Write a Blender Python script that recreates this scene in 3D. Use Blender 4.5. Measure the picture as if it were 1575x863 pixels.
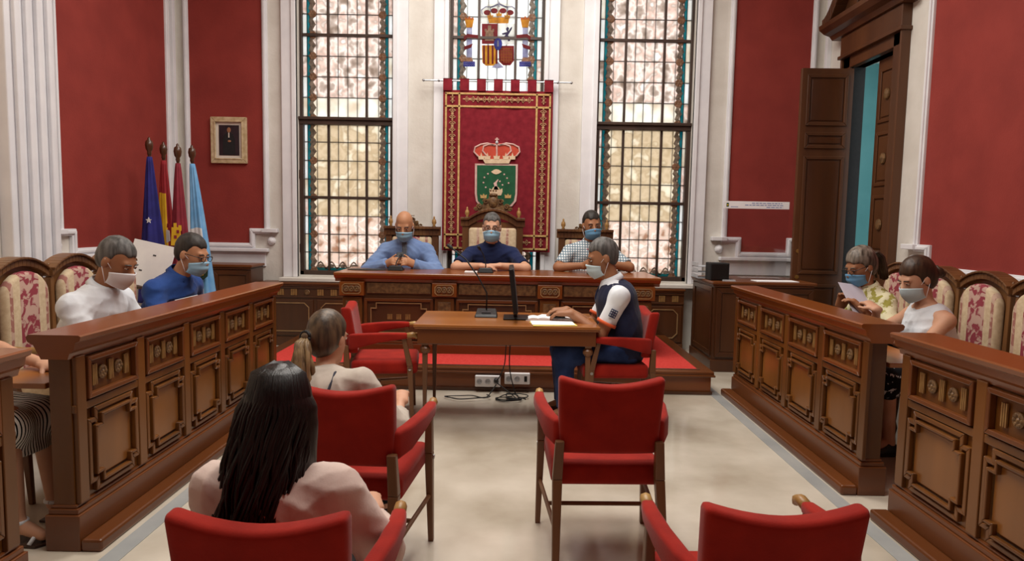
import bpy, bmesh, math, random
import numpy as np
from mathutils import Vector, Matrix, Euler
random.seed(7); np.random.seed(7)
PI = math.pi
for o in list(bpy.data.objects): bpy.data.objects.remove(o, do_unlink=True)
scene = bpy.context.scene
C = scene.collection
# ------------------------------------------------------------------ camera
IW, IH = 1575, 863
FPX, PITCH, YAW, ROLL, CAMH = 1043.6, 0.0865, -0.0022, 0.01825, 1.45
def _axes():
    cp, sp, cy, sy = math.cos(PITCH), math.sin(PITCH), math.cos(YAW), math.sin(YAW)
    f = Vector((sy*cp, cy*cp, -sp)); r = Vector((cy, -sy, 0)); u = r.cross(f)
    return (math.cos(ROLL)*r + math.sin(ROLL)*u, -math.sin(ROLL)*r + math.cos(ROLL)*u, f)
AR, AU, AF = _axes()
CAM = Vector((0, 0, CAMH))
cd = bpy.data.cameras.new('camera'); co = bpy.data.objects.new('camera', cd); C.objects.link(co)
cd.sensor_width = 36; cd.lens = FPX/IW*36; cd.clip_start = .05
m3 = Matrix((AR, AU, -AF)).transposed()
co.matrix_world = Matrix.Translation(CAM) @ m3.to_4x4()
scene.camera = co
def ray(x, y): return AF*FPX + AR*(x-IW/2) - AU*(y-IH/2)
def onY(x, y, Y): d = ray(x, y); return CAM + d*(Y/d.y)
def onX(x, y, X): d = ray(x, y); return CAM + d*(X/d.x)
def onZ(x, y, z): d = ray(x, y); return CAM + d*((z-CAMH)/d.z)
# ------------------------------------------------------------------ light
w = bpy.data.worlds.new('World'); scene.world = w; w.use_nodes = True
w.node_tree.nodes['Background'].inputs[0].default_value = (.93, .97, 1, 1)
w.node_tree.nodes['Background'].inputs[1].default_value = 1.8
def area(name, loc, size, power, col=(1, .95, .88), rot=(0, 0, 0)):
    l = bpy.data.lights.new(name, 'AREA'); l.shape = 'RECTANGLE'; l.size, l.size_y = size; l.energy = power; l.color = col
    o = bpy.data.objects.new(name, l); o.location = loc; o.rotation_euler = rot; C.objects.link(o); return o
area('ceiling_lamp_light', (-.2, 2.6, 5.0), (2.2, 1.6), 140)
area('ceiling_lamp_light', (-.2, 5.6, 5.0), (2.6, 2.0), 170)
scene.view_settings.view_transform = 'Standard'; scene.view_settings.look = 'None'
scene.view_settings.exposure = 0.0; scene.view_settings.gamma = 1; scene.view_settings.use_curve_mapping = False
# ------------------------------------------------------------------ materials
def lin(c):
    if isinstance(c, str):
        c = [int(c[i:i+2], 16)/255 for i in (0, 2, 4)]
    return tuple(x/12.92 if x <= .04045 else ((x+.055)/1.055)**2.4 for x in c) + (1,)
MATS = {}
def M(name, c1, c2=None, scale=6, stretch=(1, 1, 1), rough=.5, metal=0, bump=0, bscale=None, detail=4, lo=.35, hi=.65,
      spec=.5, sheen=0, coat=0, transl=0, coord='Object'):
    m = bpy.data.materials.new(name); MATS[name] = m; m.use_nodes = True
    nt = m.node_tree; N, L = nt.nodes, nt.links; b = N['Principled BSDF']
    b.inputs['Roughness'].default_value = rough; b.inputs['Metallic'].default_value = metal
    b.inputs['Specular IOR Level'].default_value = spec
    b.inputs['Sheen Weight'].default_value = sheen; b.inputs['Coat Weight'].default_value = coat
    b.inputs['Coat Roughness'].default_value = .12
    tc = N.new('ShaderNodeTexCoord'); mp = N.new('ShaderNodeMapping'); mp.inputs['Scale'].default_value = stretch
    L.new(tc.outputs[coord], mp.inputs[0])
    if c2 is None: c2 = c1
    no = N.new('ShaderNodeTexNoise'); no.inputs['Scale'].default_value = scale; no.inputs['Detail'].default_value = detail
    L.new(mp.outputs[0], no.inputs[0])
    cr = N.new('ShaderNodeValToRGB'); cr.color_ramp.elements[0].position = lo; cr.color_ramp.elements[1].position = hi
    cr.color_ramp.elements[0].color = lin(c1); cr.color_ramp.elements[1].color = lin(c2)
    L.new(no.outputs[0], cr.inputs[0]); L.new(cr.outputs[0], b.inputs['Base Color'])
    if bump:
        bn = N.new('ShaderNodeTexNoise'); bn.inputs['Scale'].default_value = bscale or scale*4; bn.inputs['Detail'].default_value = 3
        L.new(mp.outputs[0], bn.inputs[0]); bu = N.new('ShaderNodeBump'); bu.inputs['Strength'].default_value = bump
        bu.inputs['Distance'].default_value = .01
        L.new(bn.outputs[0], bu.inputs['Height']); L.new(bu.outputs[0], b.inputs['Normal'])
    if transl:
        t = N.new('ShaderNodeBsdfTranslucent'); L.new(cr.outputs[0], t.inputs[0]); mx = N.new('ShaderNodeMixShader')
        mx.inputs[0].default_value = transl; L.new(b.outputs[0], mx.inputs[1]); L.new(t.outputs[0], mx.inputs[2])
        L.new(mx.outputs[0], N['Material Output'].inputs[0])
    m['ramp'] = cr.name; m['noise'] = no.name; m['map'] = mp.name
    return m
# woods
M('wood', '54300f', '744619', 3, (1, 1, .12), .36, bump=.05, coat=.12)
M('wood_h', '542c0e', '743f19', 3, (.12, .12, 1.2), .34, coat=.15)
M('wood_rail', '70390f', '88491a', 3, (.15, .15, 1), .3, coat=.25)
M('wood_panel', '683e15', '885524', 2.5, (1, 1, .1), .32, coat=.2)
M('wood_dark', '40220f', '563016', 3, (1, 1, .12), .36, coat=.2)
M('wood_door', '472813', '60391d', 3, (1, 1, .1), .42)
M('wood_desk', '8c5426', 'aa6c34', 3, (.1, 1, 1), .28, coat=.3)
M('wood_leg', '5c3a22', '7a5234', 4, (1, 1, .15), .4)
M('wood_chair', '5a3820', '7c5430', 4, (1, 1, .2), .35)
M('wood_gold', '9c7440', 'b89458', 6, (1, 1, .3), .4)
M('inlay', '7a542e', '94703f', 20, rough=.45)
M('carving', '54381e', '7c5c36', 26, rough=.5, bump=.5, bscale=50)
M('line_inlay', '8c6a44', 'a48258', 10, rough=.45)
# fabrics
M('velvet', '8c1a10', '9e2114', 9, rough=.85, sheen=.12, spec=.15, bump=.08, bscale=180)
M('carpet', 'c03a34', 'cc4640', 40, rough=.95, spec=.1, bump=.2, bscale=300)
M('tapestry_red', '74202a', '862832', 14, rough=.9, spec=.1, bump=.1, bscale=120)
M('tapestry_gold', 'b48c50', 'd0ac70', 40, rough=.7, bump=.3, bscale=150)
M('tapestry_tan', 'a87a52', 'c4a078', 30, rough=.8)
# walls
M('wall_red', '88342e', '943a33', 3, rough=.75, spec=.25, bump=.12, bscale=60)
M('wall_white', 'd4cfc6', 'dedad2', 4, rough=.8, spec=.2, bump=.25, bscale=26)
M('trim_white', 'e2e2e6', 'ececef', 4, rough=.55)
M('cream', 'f0dcc0', 'f6e6cf', 3, rough=.8)
M('teal', '5a949a', '649ca2', 3, rough=.8)
M('marble', 'aea391', 'd8d0c1', 1.3, rough=.12, detail=10, lo=.34, hi=.62)
M('marble_band_shade', '9ca0a0', 'acaeac', 3, rough=.2, detail=8)
M('ceiling_paint', 'e6e2da', 'ece8e0', 3, rough=.9)
# metals, plastics, paper
M('black', '0c0c0e', '121214', 20, rough=.4)
M('black_matte', '141416', '1a1a1c', 30, rough=.7)
M('grey_dark', '3c3e44', '4a4c52', 12, rough=.5)
M('grey_light', 'b0b4ba', 'c4c8cc', 12, rough=.5)
M('steel', 'a0a2a6', 'b8babd', 20, rough=.28, metal=1)
M('brass', 'b8924e', 'd0ac68', 20, rough=.3, metal=1)
M('white_plastic', 'eeeef0', 'f4f4f6', 8, rough=.35)
M('paper', 'f2f2f4', 'fafafa', 8, rough=.85)
M('paper_lilac', 'cfccdc', 'dad8e6', 8, rough=.85)
M('paper_yellow', 'e8d264', 'f0dc78', 8, rough=.85)
M('lead', '2a2622', '3a342e', 20, rough=.5)
M('window_wood', '32241c', '463228', 6, (1, 1, .2), .5)
def glass(name, c1, c2, sc, tr=.9, lo=.3, hi=.7):
    m = M(name, c1, c2, sc, rough=.25, transl=tr, lo=lo, hi=hi, detail=2, spec=.3); nt = m.node_tree
    g = nt.nodes.new('ShaderNodeNewGeometry'); nt.links.new(g.outputs['Position'], nt.nodes[m['map']].inputs[0]); return m
glass('glass_cream', 'e8dccc', 'fffdf6', 6)
glass('glass_pink', 'b8a89c', 'fffaf6', 8)
glass('glass_rose', 'c8a894', 'fff0e6', 9)
glass('glass_beige', 'd8c8b0', 'f8f0e0', 7)
glass('glass_white', 'f0eee8', 'ffffff', 5)
glass('glass_teal', '2a8c94', '52aab0', 8, .75)
glass('glass_grey', '847a70', 'c0b4a8', 30, .7)
glass('glass_tan', 'a0785c', 'cca284', 30, .6)
glass('glass_red', '8c1420', 'a8202c', 9, .7)
glass('glass_gold', 'd09a2c', 'ecc04c', 12, .75)
glass('glass_amber', 'c07028', 'e09040', 12, .7)
glass('glass_orange', 'b0402c', 'cc5838', 20, .7)
glass('glass_blue', '3c3ca4', '5c64c8', 12, .75)
glass('glass_lilac', 'a8a8c4', 'd4d4e4', 12, .8)
glass('glass_purple', '34205c', '44306c', 12, .6)
def blotch(name, spec):
    """leaded cathedral glass: two-scale blotches of the given tones"""
    m = MATS[name]; nt = m.node_tree; cr = nt.nodes[m['ramp']].color_ramp
    cr.elements[0].position, cr.elements[1].position = .3, .72
    for p, c in spec:
        e = cr.elements.new(p); e.color = lin(c)
blotch('glass_pink', [(.42, 'dccfc6'), (.48, 'fdf4ee'), (.56, 'f4ded4'), (.64, 'd8cac0')])
blotch('glass_rose', [(.42, 'ecdfd4'), (.5, 'f4dcd0'), (.56, 'fff6f0'), (.64, 'e4d4c8')])
blotch('glass_beige', [(.45, 'e8dac6'), (.55, 'd8c8b0'), (.62, 'f0e6d6')])
# damask of the councillors' chairs: bands across the back, crimson leaves on them
def damask(name):
    m = M(name, 'c8b090', 'd8c4a4', 30, rough=.8, spec=.15); nt = m.node_tree; N, L = nt.nodes, nt.links
    b = N['Principled BSDF']; tc = N.new('ShaderNodeTexCoord'); sx = N.new('ShaderNodeSeparateXYZ'); L.new(tc.outputs['Object'], sx.inputs[0])
    ab = N.new('ShaderNodeMath'); ab.operation = 'ABSOLUTE'; L.new(sx.outputs[0], ab.inputs[0])
    band = N.new('ShaderNodeValToRGB'); L.new(ab.outputs[0], band.inputs[0]); cr = band.color_ramp; cr.interpolation = 'CONSTANT'
    cr.elements[0].position = 0; cr.elements[0].color = (1, 1, 1, 1); cr.elements[1].position = .085; cr.elements[1].color = (0, 0, 0, 1)
    e = cr.elements.new(.145); e.color = (.75, .75, .75, 1); e = cr.elements.new(.175); e.color = (0, 0, 0, 1)
    vo = N.new('ShaderNodeTexNoise'); vo.inputs['Scale'].default_value = 15; vo.inputs['Detail'].default_value = 3; vo.inputs['Distortion'].default_value = 1.2
    mp = N.new('ShaderNodeMapping'); L.new(tc.outputs['Object'], mp.inputs[0]); L.new(mp.outputs[0], vo.inputs[0])
    th = N.new('ShaderNodeValToRGB'); L.new(vo.outputs[0], th.inputs[0]); c2 = th.color_ramp
    c2.elements[0].position = .47; c2.elements[0].color = lin('c2a092'); c2.elements[1].position = .53; c2.elements[1].color = lin('92404a')
    mx = N.new('ShaderNodeMix'); mx.data_type = 'RGBA'; L.new(band.outputs[0], mx.inputs[0])
    L.new(N[m['ramp']].outputs[0], mx.inputs[6]); L.new(th.outputs[0], mx.inputs[7]); L.new(mx.outputs[2], b.inputs['Base Color'])
damask('damask')
def wave_mat(name, c1, c2, scale, direction='X', rough=.85, second=None, width=.5):
    """woven stripes or checks in the cloth"""
    m = M(name, c1, c2, 10, rough=rough, spec=.15); nt = m.node_tree; N, L = nt.nodes, nt.links; b = N['Principled BSDF']
    tc = N.new('ShaderNodeTexCoord')
    def stripes(d, sc):
        wv = N.new('ShaderNodeTexWave'); wv.bands_direction = d; wv.inputs['Scale'].default_value = sc; wv.inputs['Distortion'].default_value = .3
        L.new(tc.outputs['Object'], wv.inputs[0]); r = N.new('ShaderNodeValToRGB'); r.color_ramp.interpolation = 'CONSTANT'
        r.color_ramp.elements[0].color = (0, 0, 0, 1); r.color_ramp.elements[1].position = width; r.color_ramp.elements[1].color = (1, 1, 1, 1)
        L.new(wv.outputs[0], r.inputs[0]); return r
    f = stripes(direction, scale)
    if second:
        g = stripes(second, scale); a = N.new('ShaderNodeMath'); a.operation = 'MAXIMUM'; L.new(f.outputs[0], a.inputs[0]); L.new(g.outputs[0], a.inputs[1]); fo = a.outputs[0]
    else: fo = f.outputs[0]
    mx = N.new('ShaderNodeMix'); mx.data_type = 'RGBA'; L.new(fo, mx.inputs[0]); mx.inputs[6].default_value = lin(c1); mx.inputs[7].default_value = lin(c2)
    L.new(mx.outputs[2], b.inputs['Base Color']); return m
wave_mat('cloth_plaid', 'd8dfe2', '5c7484', 14, 'X', second='Z', width=.78)
wave_mat('cloth_check', '23262e', '8c94a0', 22, 'X', second='Z', width=.8)
wave_mat('cloth_stripe', 'e6e6e0', '16161a', 22, 'X', width=.7)
# clothes, skin, hair
def cloth(name, c1, c2, sc=8, lo=.35, hi=.65): return M(name, c1, c2, sc, rough=.9, spec=.12, sheen=.1, lo=lo, hi=hi, bump=.06, bscale=150)
cloth('cloth_navy', '1c2444', '222c50'); cloth('cloth_blue', '2a4684', '325090'); cloth('cloth_blazer', '6c84b0', '7a92bc')
cloth('cloth_white', 'dde3ea', 'e8edf2'); cloth('cloth_pink', 'd4beb4', 'dfcac0'); cloth('cloth_stone', 'bcb2a6', 'cac0b4')
cloth('cloth_jeans', '24345c', '324676', 12); cloth('cloth_black', '16161a', '1e1e24'); cloth('cloth_grey', '3a3c46', '464854')
cloth('cloth_floral', 'ddd8b4', 'a09a4c', 26, .5, .56); cloth('cloth_spots', '14141a', 'd0d0d4', 34, .6, .62)
cloth('cloth_vest', '20243c', '282c46'); cloth('cloth_orange', 'd86038', 'e06a40'); cloth('cloth_red', 'b01c28', 'bc2430')
M('skin', 'b4805e', 'c08c6a', 9, rough=.55, spec=.35); M('skin_tan', '98684a', 'a67454', 9, rough=.55, spec=.35)
M('skin_light', 'c89678', 'd2a286', 9, rough=.55, spec=.35)
def hair(name, a, b, rough=.45): return M(name, a, b, 40, (1, 1, .08), rough, spec=.4, bump=.14, bscale=90)
hair('hair_black', '0c0808', '1a1212', .38); hair('hair_grey', '3c3a38', '6e6c6a', .6); hair('hair_dark', '1e1a18', '3a3430', .6)
hair('hair_brown', '2c1e16', '4c3626'); hair('hair_blonde', '5a4632', 'a08660'); hair('hair_streak', '3a3028', '8a8074'); hair('hair_light_brown', '3a2e24', '6a5640')
M('mask_blue', '8cb8d2', '9cc6de', 8, rough=.85); M('mask_deep', '5a90b8', '6a9ec4', 8, rough=.85); M('mask_white', 'e0dfe2', 'ecebee', 8, rough=.85)
M('mask_pale', 'b6ccd4', 'c4d8de', 8, rough=.85)
M('eye_dark', '16100c', '20160f', 8, rough=.2); M('eye_white', 'dcd8d2', 'e6e2dc', 8, rough=.3)
M('leather_black', '14110f', '1e1a17', 20, rough=.45); M('leather_brown', '2e1c12', '3c2618', 20, rough=.5)
def clear(name):
    m = bpy.data.materials.new(name); MATS[name] = m; m.use_nodes = True; N, L = m.node_tree.nodes, m.node_tree.links
    t = N.new('ShaderNodeBsdfTransparent'); t.inputs[0].default_value = (.93, .92, .93, 1); g = N.new('ShaderNodeBsdfGlossy'); g.inputs['Roughness'].default_value = .06
    mx = N.new('ShaderNodeMixShader'); mx.inputs[0].default_value = .09; L.new(t.outputs[0], mx.inputs[1]); L.new(g.outputs[0], mx.inputs[2])
    L.new(mx.outputs[0], N['Material Output'].inputs[0])
clear('acrylic')
# ------------------------------------------------------------------ mesh helpers
class B:
    def __init__(s): s.v = []; s.f = []; s.mi = []; s.cur = 0
    def add(s, vs, fs):
        n = len(s.v); s.v += [tuple(v) for v in vs]; s.f += [tuple(i+n for i in f) for f in fs]; s.mi += [s.cur]*len(fs); return s
    def box(s, x0, x1, y0, y1, z0, z1):
        return s.add([(x0,y0,z0),(x1,y0,z0),(x1,y1,z0),(x0,y1,z0),(x0,y0,z1),(x1,y0,z1),(x1,y1,z1),(x0,y1,z1)],
                     [(0,3,2,1),(4,5,6,7),(0,1,5,4),(1,2,6,5),(2,3,7,6),(3,0,4,7)])
    def taper(s, c0, s0, c1, s1):
        """a bar from rectangle (centre, half sizes) to another, along z mostly"""
        vs = []
        for c, h in ((c0, s0), (c1, s1)):
            for a, b in ((-1,-1),(1,-1),(1,1),(-1,1)): vs.append((c[0]+a*h[0], c[1]+b*h[1], c[2]))
        return s.add(vs, [(0,3,2,1),(4,5,6,7),(0,1,5,4),(1,2,6,5),(2,3,7,6),(3,0,4,7)])
    def prism(s, pts, d0, d1, axis='y'):
        """polygon pts (a,b) extruded from d0 to d1 along axis"""
        def P(a, b, d): return (a, d, b) if axis == 'y' else ((a, b, d) if axis == 'z' else (d, a, b))
        n = len(pts); ar = sum(pts[i][0]*pts[(i+1)%n][1]-pts[(i+1)%n][0]*pts[i][1] for i in range(n))
        pts = pts if ar > 0 else pts[::-1]
        vs = [P(a, b, d0) for a, b in pts] + [P(a, b, d1) for a, b in pts]
        fs = [tuple(range(n)), tuple(range(2*n-1, n-1, -1))] + [(i, i+n, (i+1)%n+n, (i+1)%n) for i in range(n)]
        if axis != 'y': fs = [f[::-1] for f in fs]
        return s.add(vs, fs)
    def tube(s, pts, r, n=8, caps=True):
        pts = [Vector(p) for p in pts]; k = len(pts); rs = r if isinstance(r, (list, tuple)) else [r]*k
        vs = []; up = None
        for i, p in enumerate(pts):
            t = (pts[min(i+1, k-1)] - pts[max(i-1, 0)]).normalized()
            if up is None: up = Vector((0, 0, 1)) if abs(t.z) < .9 else Vector((1, 0, 0))
            a = (up - t*up.dot(t)).normalized(); b = t.cross(a); up = a
            for j in range(n):
                an = 2*PI*j/n; vs.append(p + (a*math.cos(an) + b*math.sin(an))*rs[i])
        fs = [(i*n+j, i*n+(j+1)%n, (i+1)*n+(j+1)%n, (i+1)*n+j) for i in range(k-1) for j in range(n)]
        if caps: fs += [tuple(range(n-1, -1, -1)), tuple((k-1)*n+j for j in range(n))]
        return s.add(vs, fs)
    def lathe(s, prof, c=(0, 0, 0), n=14, axis='z', sc=(1, 1)):
        vs = []; k = len(prof)
        for r, z in prof:
            for j in range(n):
                a = 2*PI*j/n; x, y = r*math.cos(a)*sc[0], r*math.sin(a)*sc[1]
                v = (x, y, z) if axis == 'z' else ((x, -z, y) if axis == 'y' else (z, x, y))
                vs.append((v[0]+c[0], v[1]+c[1], v[2]+c[2]))
        fs = [(i*n+j, i*n+(j+1)%n, (i+1)*n+(j+1)%n, (i+1)*n+j) for i in range(k-1) for j in range(n)]
        fs += [tuple(range(n-1, -1, -1)), tuple((k-1)*n+j for j in range(n))]
        return s.add(vs, fs)
    def ball(s, c, r, n=10, m=6):
        r = r if isinstance(r, (tuple, list)) else (r, r, r); vs = []
        for i in range(m+1):
            ph = PI*i/m
            for j in range(n):
                a = 2*PI*j/n; q = max(math.sin(ph), .02)
                vs.append((c[0]+r[0]*q*math.cos(a), c[1]+r[1]*q*math.sin(a), c[2]-r[2]*math.cos(ph)))
        fs = [(i*n+j, i*n+(j+1)%n, (i+1)*n+(j+1)%n, (i+1)*n+j) for i in range(m) for j in range(n)]
        fs += [tuple(range(n-1, -1, -1)), tuple(m*n+j for j in range(n))]
        return s.add(vs, fs)
    def path(s, pts, wd, y0, y1, closed=True):
        """flat moulding following a polyline in the xz plane, every run a small bar"""
        P = [Vector(p) for p in pts if True]; n = len(P); off = []
        for i in range(n):
            a = (P[i]-P[i-1]) if (closed or i > 0) else (P[1]-P[0]); c = (P[(i+1) % n]-P[i]) if (closed or i < n-1) else (P[n-1]-P[n-2])
            a.normalize(); c.normalize(); na, nc = Vector((-a.y, a.x)), Vector((-c.y, c.x)); m = na+nc
            m = m/max(.35, m.length_squared/2) if m.length > 1e-3 else na
            off.append(m*wd/2)
        for i in range(n if closed else n-1):
            k = (i+1) % n; s.prism([tuple(P[i]-off[i]), tuple(P[k]-off[k]), tuple(P[k]+off[k]), tuple(P[i]+off[i])], y0, y1)
        return s
    def mesh(s, name, mats=None):
        me = bpy.data.meshes.new(name); me.from_pydata(s.v, [], s.f)
        for m in (mats or []): me.materials.append(MATS[m])
        if len(mats or []) > 1: me.polygons.foreach_set('material_index', s.mi)
        me.update(); return me
    def obj(s, name, mat, parent=None, bevel=0, smooth=False, seg=2, loc=None, sub=0):
        mats = mat if isinstance(mat, (list, tuple)) else [mat]
        return link(name, s.mesh(name, mats), parent, bevel, smooth, seg, loc, sub)
def link(name, me, parent=None, bevel=0, smooth=False, seg=2, loc=None, sub=0):
    o = bpy.data.objects.new(name, me); C.objects.link(o); o.parent = parent
    if loc is not None: o.location = loc
    if smooth: me.polygons.foreach_set('use_smooth', [True]*len(me.polygons))
    if bevel:
        b = o.modifiers.new('bevel', 'BEVEL'); b.width = bevel; b.segments = seg; b.limit_method = 'ANGLE'; b.angle_limit = .6
    if sub:
        b = o.modifiers.new('sub', 'SUBSURF'); b.levels = b.render_levels = sub
    return o
def tag(o, label=None, cat=None, group=None, kind=None):
    if label: o['label'] = label
    if cat: o['category'] = cat
    if group: o['group'] = group
    if kind: o['kind'] = kind
    return o
def thing(name, label, cat, loc=(0, 0, 0), rz=0, group=None):
    o = bpy.data.objects.new(name, None); o.empty_display_size = .1; C.objects.link(o); o.location = loc; o.rotation_euler = (0, 0, rz)
    return tag(o, label, cat, group)
def struct(b, name, mat, bevel=0, label=None):
    o = b.obj(name, mat, None, bevel); o['kind'] = 'structure'
    if label: o['label'] = label
    return o
def copy_tree(o, parent=None):
    c = o.copy(); C.objects.link(c); c.parent = parent
    for ch in [x for x in bpy.data.objects if x.parent == o]: copy_tree(ch, c)
    return c
def dup(o, loc, rz, label=None):
    c = copy_tree(o); c.location = loc; c.rotation_euler = (0, 0, rz)
    if label: c['label'] = label
    return c
def eared(x0, x1, z0, z1, e):
    """rectangle with notched (eared) corners"""
    return [(x0+e, z0), (x1-e, z0), (x1-e, z0+e), (x1, z0+e), (x1, z1-e), (x1-e, z1-e), (x1-e, z1), (x0+e, z1), (x0+e, z1-e), (x0, z1-e), (x0, z0+e), (x0+e, z0+e)]
def canted(x0, x1, z0, z1, e):
    return [(x0+e, z0), (x1-e, z0), (x1, z0+e), (x1, z1-e), (x1-e, z1), (x0+e, z1), (x0, z1-e), (x0, z0+e)]
# ------------------------------------------------------------------ the room
WY, XR, XL, HC = 7.85, 3.45, -3.85, 5.2
YB = -2.6
DY0, DY1, DZ = 6.30, 7.10, 3.08            # door opening in the right wall
WINS = [(-2.49, -1.40), (-.77, .30), (.91, 2.00)]; SILL, TRZ, WTOP = .79, 2.55, 4.70
fl = struct(B().box(XL-.2, XR+.2, YB, WY+.3, -.1, 0), 'floor', 'marble', label='pale polished marble floor')
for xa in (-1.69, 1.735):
    b = B().box(xa-.03, xa+.055, -1, 7.2, .0005, .003); o = b.obj('floor_shade_band', 'marble_band_shade', fl)  # marble border strip, its grey mostly the shadow beside the bench steps
struct(B().box(XL-.2, XR+.2, YB, WY+.3, HC, HC+.1), 'ceiling', 'ceiling_paint')
b = B(); xs = [XL-.2]
for x0, x1 in WINS:
    b.box(xs[-1], x0, WY, WY+.25, 0, HC); b.box(x0, x1, WY, WY+.25, 0, SILL); b.box(x0, x1, WY, WY+.25, WTOP, HC); xs.append(x1)
b.box(xs[-1], XR+.2, WY, WY+.25, 0, HC)
wf = struct(b, 'wall_front', 'wall_white', label='off-white plaster front wall with three tall windows')
wl = struct(B().box(XL-.2, XL, YB, WY, 0, HC), 'wall_left', 'wall_white', label='left side wall with red panel')
b = B().box(XR, XR+.1, YB, DY0, 0, HC).box(XR, XR+.1, DY1, WY, 0, HC).box(XR, XR+.1, DY0, DY1, DZ, HC)
wr = struct(b, 'wall_right', 'wall_white', label='right side wall with red panel and doorway')
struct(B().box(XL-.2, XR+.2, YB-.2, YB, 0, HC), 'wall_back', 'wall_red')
def panel(parent, x0, x1, z0, z1, nl, nr, loc, rz, wt=.06):
    """red field with a white moulding, its lower corners stepped"""
    p = [(x0+.17*nl, z0)] + [(x1-.17*nr, z0)] + ([(x1-.17, z0+.17), (x1, z0+.17)] if nr else []) + [(x1, z1), (x0, z1)] + ([(x0, z0+.17), (x0+.17, z0+.17)] if nl else [])
    a = B().prism(p, -.012, 0).obj('red_panel', 'wall_red', parent, loc=loc); a.rotation_euler.z = rz
    q = B().path(p, wt, -.035, 0); q.path([(u, v) for u, v in p], wt*.45, -.05, -.03)
    a = q.obj('panel_moulding', 'trim_white', parent, .006, loc=loc); a.rotation_euler.z = rz
    q = B()
    for s, n in ((x0, nl), (x1, nr)):
        if n:
            e = .05 if s == x1 else -.05
            q.box(min(s-.10+e, s+.08+e), max(s-.10+e, s+.08+e), -.075, 0, z0+.155, z0+.2); q.lathe([(.045, 0), (.05, .02), (.03, .05), (.005, .06)], (s+e, 0, z0+.06), 12, 'y')
    if nl or nr:
        a = q.obj('corner_block', 'trim_white', parent, .006, loc=loc); a.rotation_euler.z = rz
    a = B().box(x0-.05, x1+.02, -.07, 0, z0-.07, z0-.03).box(x0-.02, x1-.02, -.02, 0, z0-.24, z0-.07).obj('chair_rail', 'trim_white', parent, .008, loc=loc); a.rotation_euler.z = rz
panel(wf, -3.74, -2.85, 1.12, 4.95, 0, 1, (0, WY, 0), 0)
panel(wf, 2.41, 3.33, 1.12, 4.95, 1, 1, (0, WY, 0), 0)
panel(wl, 5.72, 7.58, 1.12, 4.95, 1, 0, (XL, 0, 0), PI/2)
panel(wr, -5.80, 1.6, 1.12, 4.95, 1, 0, (XR, 0, 0), -PI/2)
# left pilaster: fluted white column strip on the side wall and the pale wall before it
b = B().box(XL, XL+.10, 5.08, 5.62, 0, HC)
for i in range(4): b.box(XL+.10, XL+.135, 5.14+i*.12, 5.20+i*.12, .3, HC)
b.box(XL, XL+.16, 5.04, 5.66, 0, .25)
b.obj('pilaster', 'trim_white', wl, .01)
B().box(XL, XL+.012, 1, 5.04, 0, HC).obj('cream_field', 'cream', wl)
# the corner strips
B().box(XL, XL+.05, 7.66, 7.72, 1.1, HC).box(XR-.05, XR, 7.66, 7.72, 1.1, HC).obj('corner_strip', 'trim_white', wf, .005)
# ------------------------------------------------------------------ windows
def gbox(x0, x1, z0, z1, y0=0, y1=.008): return B().box(x0, x1, y0, y1, z0, z1)
pane_cache = {}
def pane(parent, name, x0, x1, z0, z1, mat, Y):
    k = (round(x1-x0, 3), round(z1-z0, 3), mat)
    if k not in pane_cache:
        w_, h_ = (x1-x0)/2, (z1-z0)/2; pane_cache[k] = B().box(-w_, w_, -.004, .004, -h_, h_).mesh('pane', [mat])
    o = link(name, pane_cache[k], parent, loc=((x0+x1)/2, Y, (z0+z1)/2)); return o
# painted foliage of the border strips, one wavy strip and one rosette, shared by all rows
def wavy(h):
    b = B(); n = 9
    L_ = []; R_ = []
    for i in range(n):
        z = -h/2 + h*i/(n-1); L_.append((-.03+.012*math.sin(i*2.1), z)); R_.append((.026+.018*math.sin(i*1.7+1), z))
    for i in range(n-1): b.prism([L_[i], R_[i], R_[i+1], L_[i+1]], -.009, -.004)
    return b.mesh('painted_scroll', ['glass_grey'])
def rosette(mat):
    b = B(); b.lathe([(.045, .0), (.04, .008), (.012, .01), (.004, .012)], n=10, axis='y')
    for k in range(6): b.ball((.032*math.cos(k*PI/3), -.008, .032*math.sin(k*PI/3)), (.014, .005, .014), 6, 4)
    return b.mesh('rosette', [mat])
WV_U, WV_L, ROS = wavy(.233), wavy(.214), rosette('glass_tan')
arch_me = B().path([(-.075, -.03), (-.045, -.01), (-.02, .035), (0, .05), (.02, .035), (.045, -.01), (.075, -.03)], .016, -.008, -.003, False).ball((0, -.006, 0), (.03, .004, .025), 8, 4).mesh('painted_arch', ['glass_grey'])
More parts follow.
